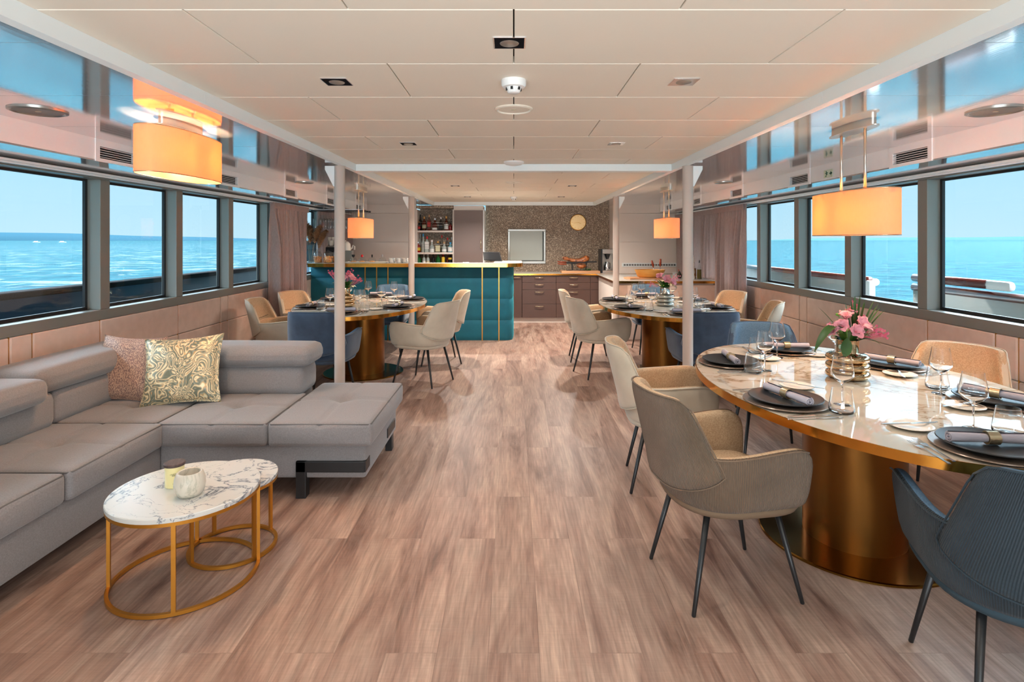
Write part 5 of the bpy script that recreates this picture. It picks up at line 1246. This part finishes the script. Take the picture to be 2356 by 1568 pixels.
def bouquet(x, y, lab, kind):
    z0 = TZ+.19; t = thing('flower_bouquet', lab, 'flowers', (x, y, z0), group='pink bouquets on the dining tables'); rr = random.Random(kind*7+3)
    lil = {0: [((-.05,-.045,.075),(-.6,-.8,.5),.046),((-.005,-.06,.055),(0,-1,.3),.05),((.025,-.05,.085),(.3,-.8,.6),.05),((-.02,-.02,.11),(-.2,-.3,1),.046),((-.085,-.03,.055),(-.9,-.6,.3),.042),((.06,-.03,.07),(.7,-.6,.5),.044),((.02,.01,.12),(.3,.1,1),.042)],
           1: [((0,-.03,.08),(0,-.7,.7),.05),((-.05,0,.07),(-.7,-.4,.7),.045),((.05,-.01,.08),(.6,-.4,.7),.05),((.02,.03,.1),(.1,.3,1),.045)],
           2: [((0,-.04,.07),(0,-.9,.5),.058),((-.04,-.01,.09),(-.5,-.4,.8),.052),((.05,-.02,.05),(.6,-.7,.4),.05)]}[kind]
    for i, (c, d, r) in enumerate(lil):
        b = MB(); lily(b, c, d, r, i+kind*10); fl = b.build('blossom', MAT['petal'], t)
        q = fl.modifiers.new('s', 'SOLIDIFY'); q.thickness = .0012
    # small pink sprays
    sprays = {0: [((.09,-.02,.03),(.15,-.03,.06),16),((.07,-.03,.07),(.05,.0,.13),8),((-.10,-.03,.08),(-.09,-.02,.09),7),((.16,-.02,.05),(.17,-.02,.03),14),((.03,.02,.18),(.06,.02,.17),6)],
              1: [((-.10,-.02,.12),(-.13,-.02,.16),16),((.1,0,.09),(.14,0,.07),18),((-.05,.0,.15),(-.08,0,.19),12),((.02,.0,.14),(.06,.0,.16),14)],
              2: [((-.10,-.02,.06),(-.15,-.02,.02),12),((.10,-.02,.08),(.12,-.02,.11),12)]}[kind]
    for s0, s1, n in sprays:
        b = MB()
        for i in range(n):
            p = Vector(s0).lerp(Vector(s1), rr.random())+Vector((rr.gauss(0,.014), rr.gauss(0,.014), rr.gauss(0,.012)))
            for k in range(5):
                a = k*2*PI/5+rr.random(); e_ = Vector((math.cos(a)*.009, -.003, math.sin(a)*.009)); f_ = Vector((math.cos(a+.6)*.006, -.004, math.sin(a+.6)*.006)); h_ = Vector((math.cos(a-.6)*.006, -.004, math.sin(a-.6)*.006))
                b.add([p, p+h_, p+e_, p+f_], [(0,1,2,3)])
            b.tube([p, (p.x*.5, p.y*.5, p.z*.3)], .0008, 4)
        b.build('flower_spray', MAT['petal_deep'] if kind != 2 else MAT['petal'], t)
    L = MB()
    for i in range(16 if kind == 0 else 26):
        a = rr.uniform(0, 2*PI); q = rr.uniform(.06,.13); leaf(L, (math.cos(a)*.02, math.sin(a)*.02, -.01), (math.cos(a)*q, math.sin(a)*q, rr.uniform(-.01,.07)), rr.uniform(.012,.02), .02)
    L.build('leaf_cluster', MAT['leaf_green'], t)
    for i in range(10):
        a = rr.uniform(0,2*PI); b = None
    b = MB()
    for i in range(9): a = i*.7; b.tube([(math.cos(a)*.03, math.sin(a)*.03, -.12),(math.cos(a)*.025, math.sin(a)*.025, 0),(math.cos(a)*.06, math.sin(a)*.05, .06)], .0018, 5)
    b.build('stem', MAT['leaf_light'], t)
    if kind == 0:
        b = MB(); leaf(b, (-.03,-.04,.03), (-.09,-.07,.085), .012, .01); leaf(b, (-.06,-.055,.085), (-.205,-.07,-.045), .034, .035, 12, .4); b.build('broad_leaf', MAT['leaf_green'], t)
        b = MB(); leaf(b, (-.03,-.05,.02), (-.052,-.072,-.075), .026, .0, 10, .05); b.build('broad_leaf', MAT['leaf_green'], t)
        for tip in ((.03,-.02,.19),(.075,-.02,.21),(.15,-.01,.185),(.02,.0,.205),(.035,.0,.215),(.05,.02,.225),(.065,.0,.23),(.09,.0,.20),(.135,.0,.205),(.165,.0,.165),(.175,-.02,.155),(-.15,.0,.17),(.0,.02,.19)):
            b = MB(); leaf(b, (tip[0]*.2+.02, -.01, .0), tip, .0075, .01, 8, .3); b.build('palm_blade', MAT['leaf_green'], t)
        b = MB(); b.tube([(-.03,0,.08),(-.045,0,.125)], .0015, 5); b.lathe([(0,-.007),(.014,0),(.010,.008),(0,.010)], 14, (-.047,0,.13)); b.build('green_button', MAT['leaf_light'], t)
        b = MB(); leaf(b, (.02,-.04,.0), (.13,-.06,-.01), .018, .02); leaf(b, (.05,-.03,.02), (.17,-.03,.045), .014, .01); leaf(b, (.02,-.05,.0), (.07,-.085,.03), .016, .02); b.build('broad_leaf', MAT['leaf_green'], t)
    else:
        for k in range(7):
            a = rr.uniform(0,2*PI); b = MB(); leaf(b, (0,0,0), (math.cos(a)*.13, math.sin(a)*.07-.02, rr.uniform(.0,.09)), .012, .02); b.build('broad_leaf', MAT['leaf_light'] if k % 2 else MAT['leaf_green'], t)
    return t
bouquet(1.70, 2.90, 'pink lily bouquet with palm blades in the near table vase', 0)
bouquet(-1.79, 6.05, 'small pink blossom bouquet in the vase by the teal bar', 1).scale = (1.15,1.15,1.15)
bouquet(1.62, 6.10, 'pink peony bouquet in the silver vase on the far window table', 2).scale = (1.15,1.15,1.15)

# ------------------------------------------------------------------ sofa
t = thing('corner_sofa', 'large grey fabric corner sofa with chaise and adjustable headrests', 'sofa', (-2.0, 3.0, 0))
ox, oy = 2.0, -3.0
SM = MAT['sofa_grey']
def sbox(name, x0, x1, y0, y1, z0, z1, r, puff, n=8): return MB().rbox(x0+ox, x1+ox, y0+oy, y1+oy, z0, z1, r, puff, n).build(name, SM, t, weld=True)
def seat_cushion(x0, x1, y0, y1, tuft=True, z0=.302, z1=.438):
    """seat pad: crowned top with a button dimple and two crossing seams"""
    b = MB().rbox(x0+ox, x1+ox, y0+oy, y1+oy, z0, z1, .024, .014, 28)
    cx, cy = (x0+x1)/2+ox, (y0+y1)/2+oy; out = []
    for v in b.v:
        x, y, z = v
        if tuft and z > z1-.03:
            d = math.hypot(x-cx, y-cy); z -= .030*math.exp(-(d/.06)**2); z -= .007*math.exp(-((x-cx)/.013)**2)+.007*math.exp(-((y-cy)/.013)**2)
        out.append((x, y, z))
    b.v = out; c = b.build('seat_cushion', SM, t, weld=True)
    zt = z1+.001; p = MB()
    q = .02; P = [(x0+ox+q,y0+oy+.005,z1-.010),(x1+ox-q,y0+oy+.005,z1-.010),(x1+ox-.005,y0+oy+q,z1-.010),(x1+ox-.005,y1+oy-q,z1-.010),(x1+ox-q,y1+oy-.005,z1-.010),(x0+ox+q,y1+oy-.005,z1-.010),(x0+ox+.005,y1+oy-q,z1-.010),(x0+ox+.005,y0+oy+q,z1-.010)]
    p.tube(P, .004, 6, closed=True); p.build('seam_piping', MAT['sofa_seam'], c)
seat_cushion(-1.368, -.79, 3.155, 4.07)
seat_cushion(-1.985, -1.374, 3.155, 3.80)
seat_cushion(-2.60, -1.99, 3.172, 3.80)
seat_cushion(-2.60, -1.945, 2.497, 3.166)
seat_cushion(-2.60, -1.955, 1.82, 2.491)
seat_cushion(-2.60, -1.955, 1.14, 1.814)
sbox('base', -2.62, -.835, 3.215, 4.05, .105, .302, .02, 0, 3)
sbox('base', -2.74, -1.985, 1.14, 3.21, .105, .302, .02, 0, 3)
sbox('base', -2.86, -2.58, 1.14, 4.04, .12, .46, .03, 0, 3)
sbox('base', -2.60, -1.42, 3.80, 4.04, .12, .46, .03, 0, 3)
# back cushions and headrests
def head(x0, x1, y0, y1, z0, z1, name): return MB().rbox(x0+ox, x1+ox, y0+oy, y1+oy, z0, z1, .048, .010, 8).build(name, SM, t, weld=True)
head(-2.52, -1.385, 3.735, 4.02, .425, .628, 'back_cushion')
head(-2.50, -1.33, 3.70, 4.00, .622, .752, 'headrest')
head(-2.84, -2.53, 3.13, 4.02, .425, .628, 'back_cushion')
head(-2.85, -2.50, 2.98, 4.00, .622, .760, 'headrest')
head(-2.84, -2.51, 2.34, 3.135, .425, .628, 'back_cushion')
head(-2.80, -2.42, 2.20, 2.985, .600, .735, 'headrest')
head(-2.84, -2.51, 1.50, 2.332, .425, .628, 'back_cushion')
head(-2.80, -2.42, 1.40, 2.19, .600, .735, 'headrest')
MB().box(-1.225+ox,-.84+ox,3.195+oy,3.213+oy,.146,.208).box(-1.225+ox,-1.168+ox,3.195+oy,3.26+oy,0,.208).box(-.852+ox,-.832+ox,3.20+oy,3.30+oy,.146,.208).build('foot', MAT['black_metal'], t, smooth=False, bevel=.004)
MB().box(-.852+ox,-.828+ox,3.75+oy,3.98+oy,.146,.208).box(-.885+ox,-.84+ox,3.92+oy,3.98+oy,0,.208).build('foot', MAT['black_metal'], t, smooth=False, bevel=.004)
MB().box(-2.1+ox,-2.02+ox,1.3+oy,1.36+oy,0,.12).build('foot', MAT['black_metal'], t, smooth=False)
MB().box(-2.80+ox,-2.74+ox,3.9+oy,3.96+oy,0,.12).build('foot', MAT['black_metal'], t, smooth=False)
# pillows
def pillow(name, lab, x, y, z, w, h, mt, lean, yaw, roll):
    n = 22; b = MB()
    def side(s_):
        def fn(i, j):
            u, v = -1+2*i/n, -1+2*j/n
            k = max(0,(1-abs(u)**2.6))*max(0,(1-abs(v)**2.6)); th = .075*k**.55
            pin = 1-.10*(1-abs(v)**2)*abs(u)**3; pv = 1-.10*(1-abs(u)**2)*abs(v)**3
            wr = .006*math.sin(7*u+5*v)*k*(abs(u)+abs(v))+.008*math.sin(13*v+3*u)*k*abs(u)**2
            return (u*w/2*pin, s_*(th+wr), v*h/2*pv)
        return fn
    b.grid(side(-1), n+1, n+1); b.grid(side(1), n+1, n+1)
    o = tag(b.build(name, MAT[mt], None, weld=True), lab, 'cushion', 'throw cushions on the sofa'); o.location = (x, y, z); o.rotation_euler = (lean, roll, yaw); return o
# front swirl cushion: bottom edge px 320-510, y~935 ; mauve one behind it to the sofa corner
pillow('throw_cushion', 'gold and green swirl patterned velvet cushion leaning on the sofa back', -2.07, 3.56, .638, .475, .43, 'swirl_velvet', -.30, .14, -.06)
pillow('throw_cushion', 'mauve brown woven cushion behind the swirl patterned one', -2.455, 3.63, .632, .44, .42, 'mauve_weave', -.28, -.10, .02)

# ------------------------------------------------------------------ nesting coffee tables
def coffee(x, y, r, z, a0, lab):
    t = thing('coffee_table', lab, 'table', (x, y, 0), group='round nesting coffee tables'); n = 72
    MB().lathe([(r,z-.02),(r+.001,z-.017),(r+.001,z-.003),(r-.002,z),(0,z)], n).build('marble_top', MAT['coffee_marble'], t, auto=40)
    MB().bar([((r-.008)*math.cos(2*PI*i/n), (r-.008)*math.sin(2*PI*i/n), z-.0275) for i in range(n)], .014, .014, closed=True).build('top_ring', MAT['gold_paint'], t, auto=30)
    MB().bar([((r-.008)*math.cos(2*PI*i/n), (r-.008)*math.sin(2*PI*i/n), .010) for i in range(n)], .014, .014, closed=True).build('floor_ring', MAT['gold_paint'], t, auto=30)
    for k in range(4):
        a = math.radians(a0+90*k); c, s_ = (r-.008)*math.cos(a), (r-.008)*math.sin(a)
        b = MB(); b.M = Matrix.Translation((c, s_, 0)) @ Matrix.Rotation(a, 4, 'Z'); b.box(-.0065,.0065,-.008,.008,.017,z-.034); b.build('leg', MAT['gold_paint'], t, smooth=False)
    return t
coffee(-1.415, 2.463, .292, .385, 21, 'larger round marble top coffee table with gold frame')
coffee(-1.325, 2.690, .195, .345, 53, 'smaller round marble table nested under the larger one')
t = thing('candle_jar', 'pale yellow candle jar with dark wooden lid on coffee table', 'candle', (-1.474, 2.475, .3855), .35)
MB().lathe([(.036,0),(.0375,.003),(.0375,.088),(0,.088)], 32).build('jar', MAT['candle_glass'], t, auto=40)
MB().lathe([(.041,.089),(.042,.091),(.042,.100),(.040,.102),(0,.102)], 32).build('lid', MAT['lid_wood'], t, auto=40)
def text(body, size, loc, parent, mt, rot, name='lettering'):
    cu = bpy.data.curves.new(name, 'FONT'); cu.body = body; cu.size = size; cu.align_x = 'CENTER'; cu.extrude = .0002
    o = bpy.data.objects.new(name, cu); COL.objects.link(o); bpy.context.view_layer.update(); dg = bpy.context.evaluated_depsgraph_get(); me = bpy.data.meshes.new_from_object(o.evaluated_get(dg)); bpy.data.objects.remove(o)
    me.name = name; m = bpy.data.objects.new(name, me); me.materials.clear(); me.materials.append(mt); COL.objects.link(m); m.parent = parent; m.location = loc; m.rotation_euler = rot; return m
text('CALIFORNIA\nBREEZE', .0060, (.0070,-.0385,.060), t, MAT['ink'], (PI/2,0,.19))
text('CANDLE', .004, (.0070,-.0385,.020), t, MAT['ink'], (PI/2,0,.19))
t = thing('marble_bowl', 'small thick walled cream marble bowl beside the candle jar', 'bowl', (-1.357, 2.385, .3855))
MB().lathe([(.035,0),(.045,.003),(.056,.02),(.0605,.045),(.058,.072),(.050,.094),(.046,.098),(.040,.096),(.038,.085),(.042,.05),(.03,.025),(0,.02)], 44).build('bowl_wall', MAT['bowl_marble'], t, auto=60)
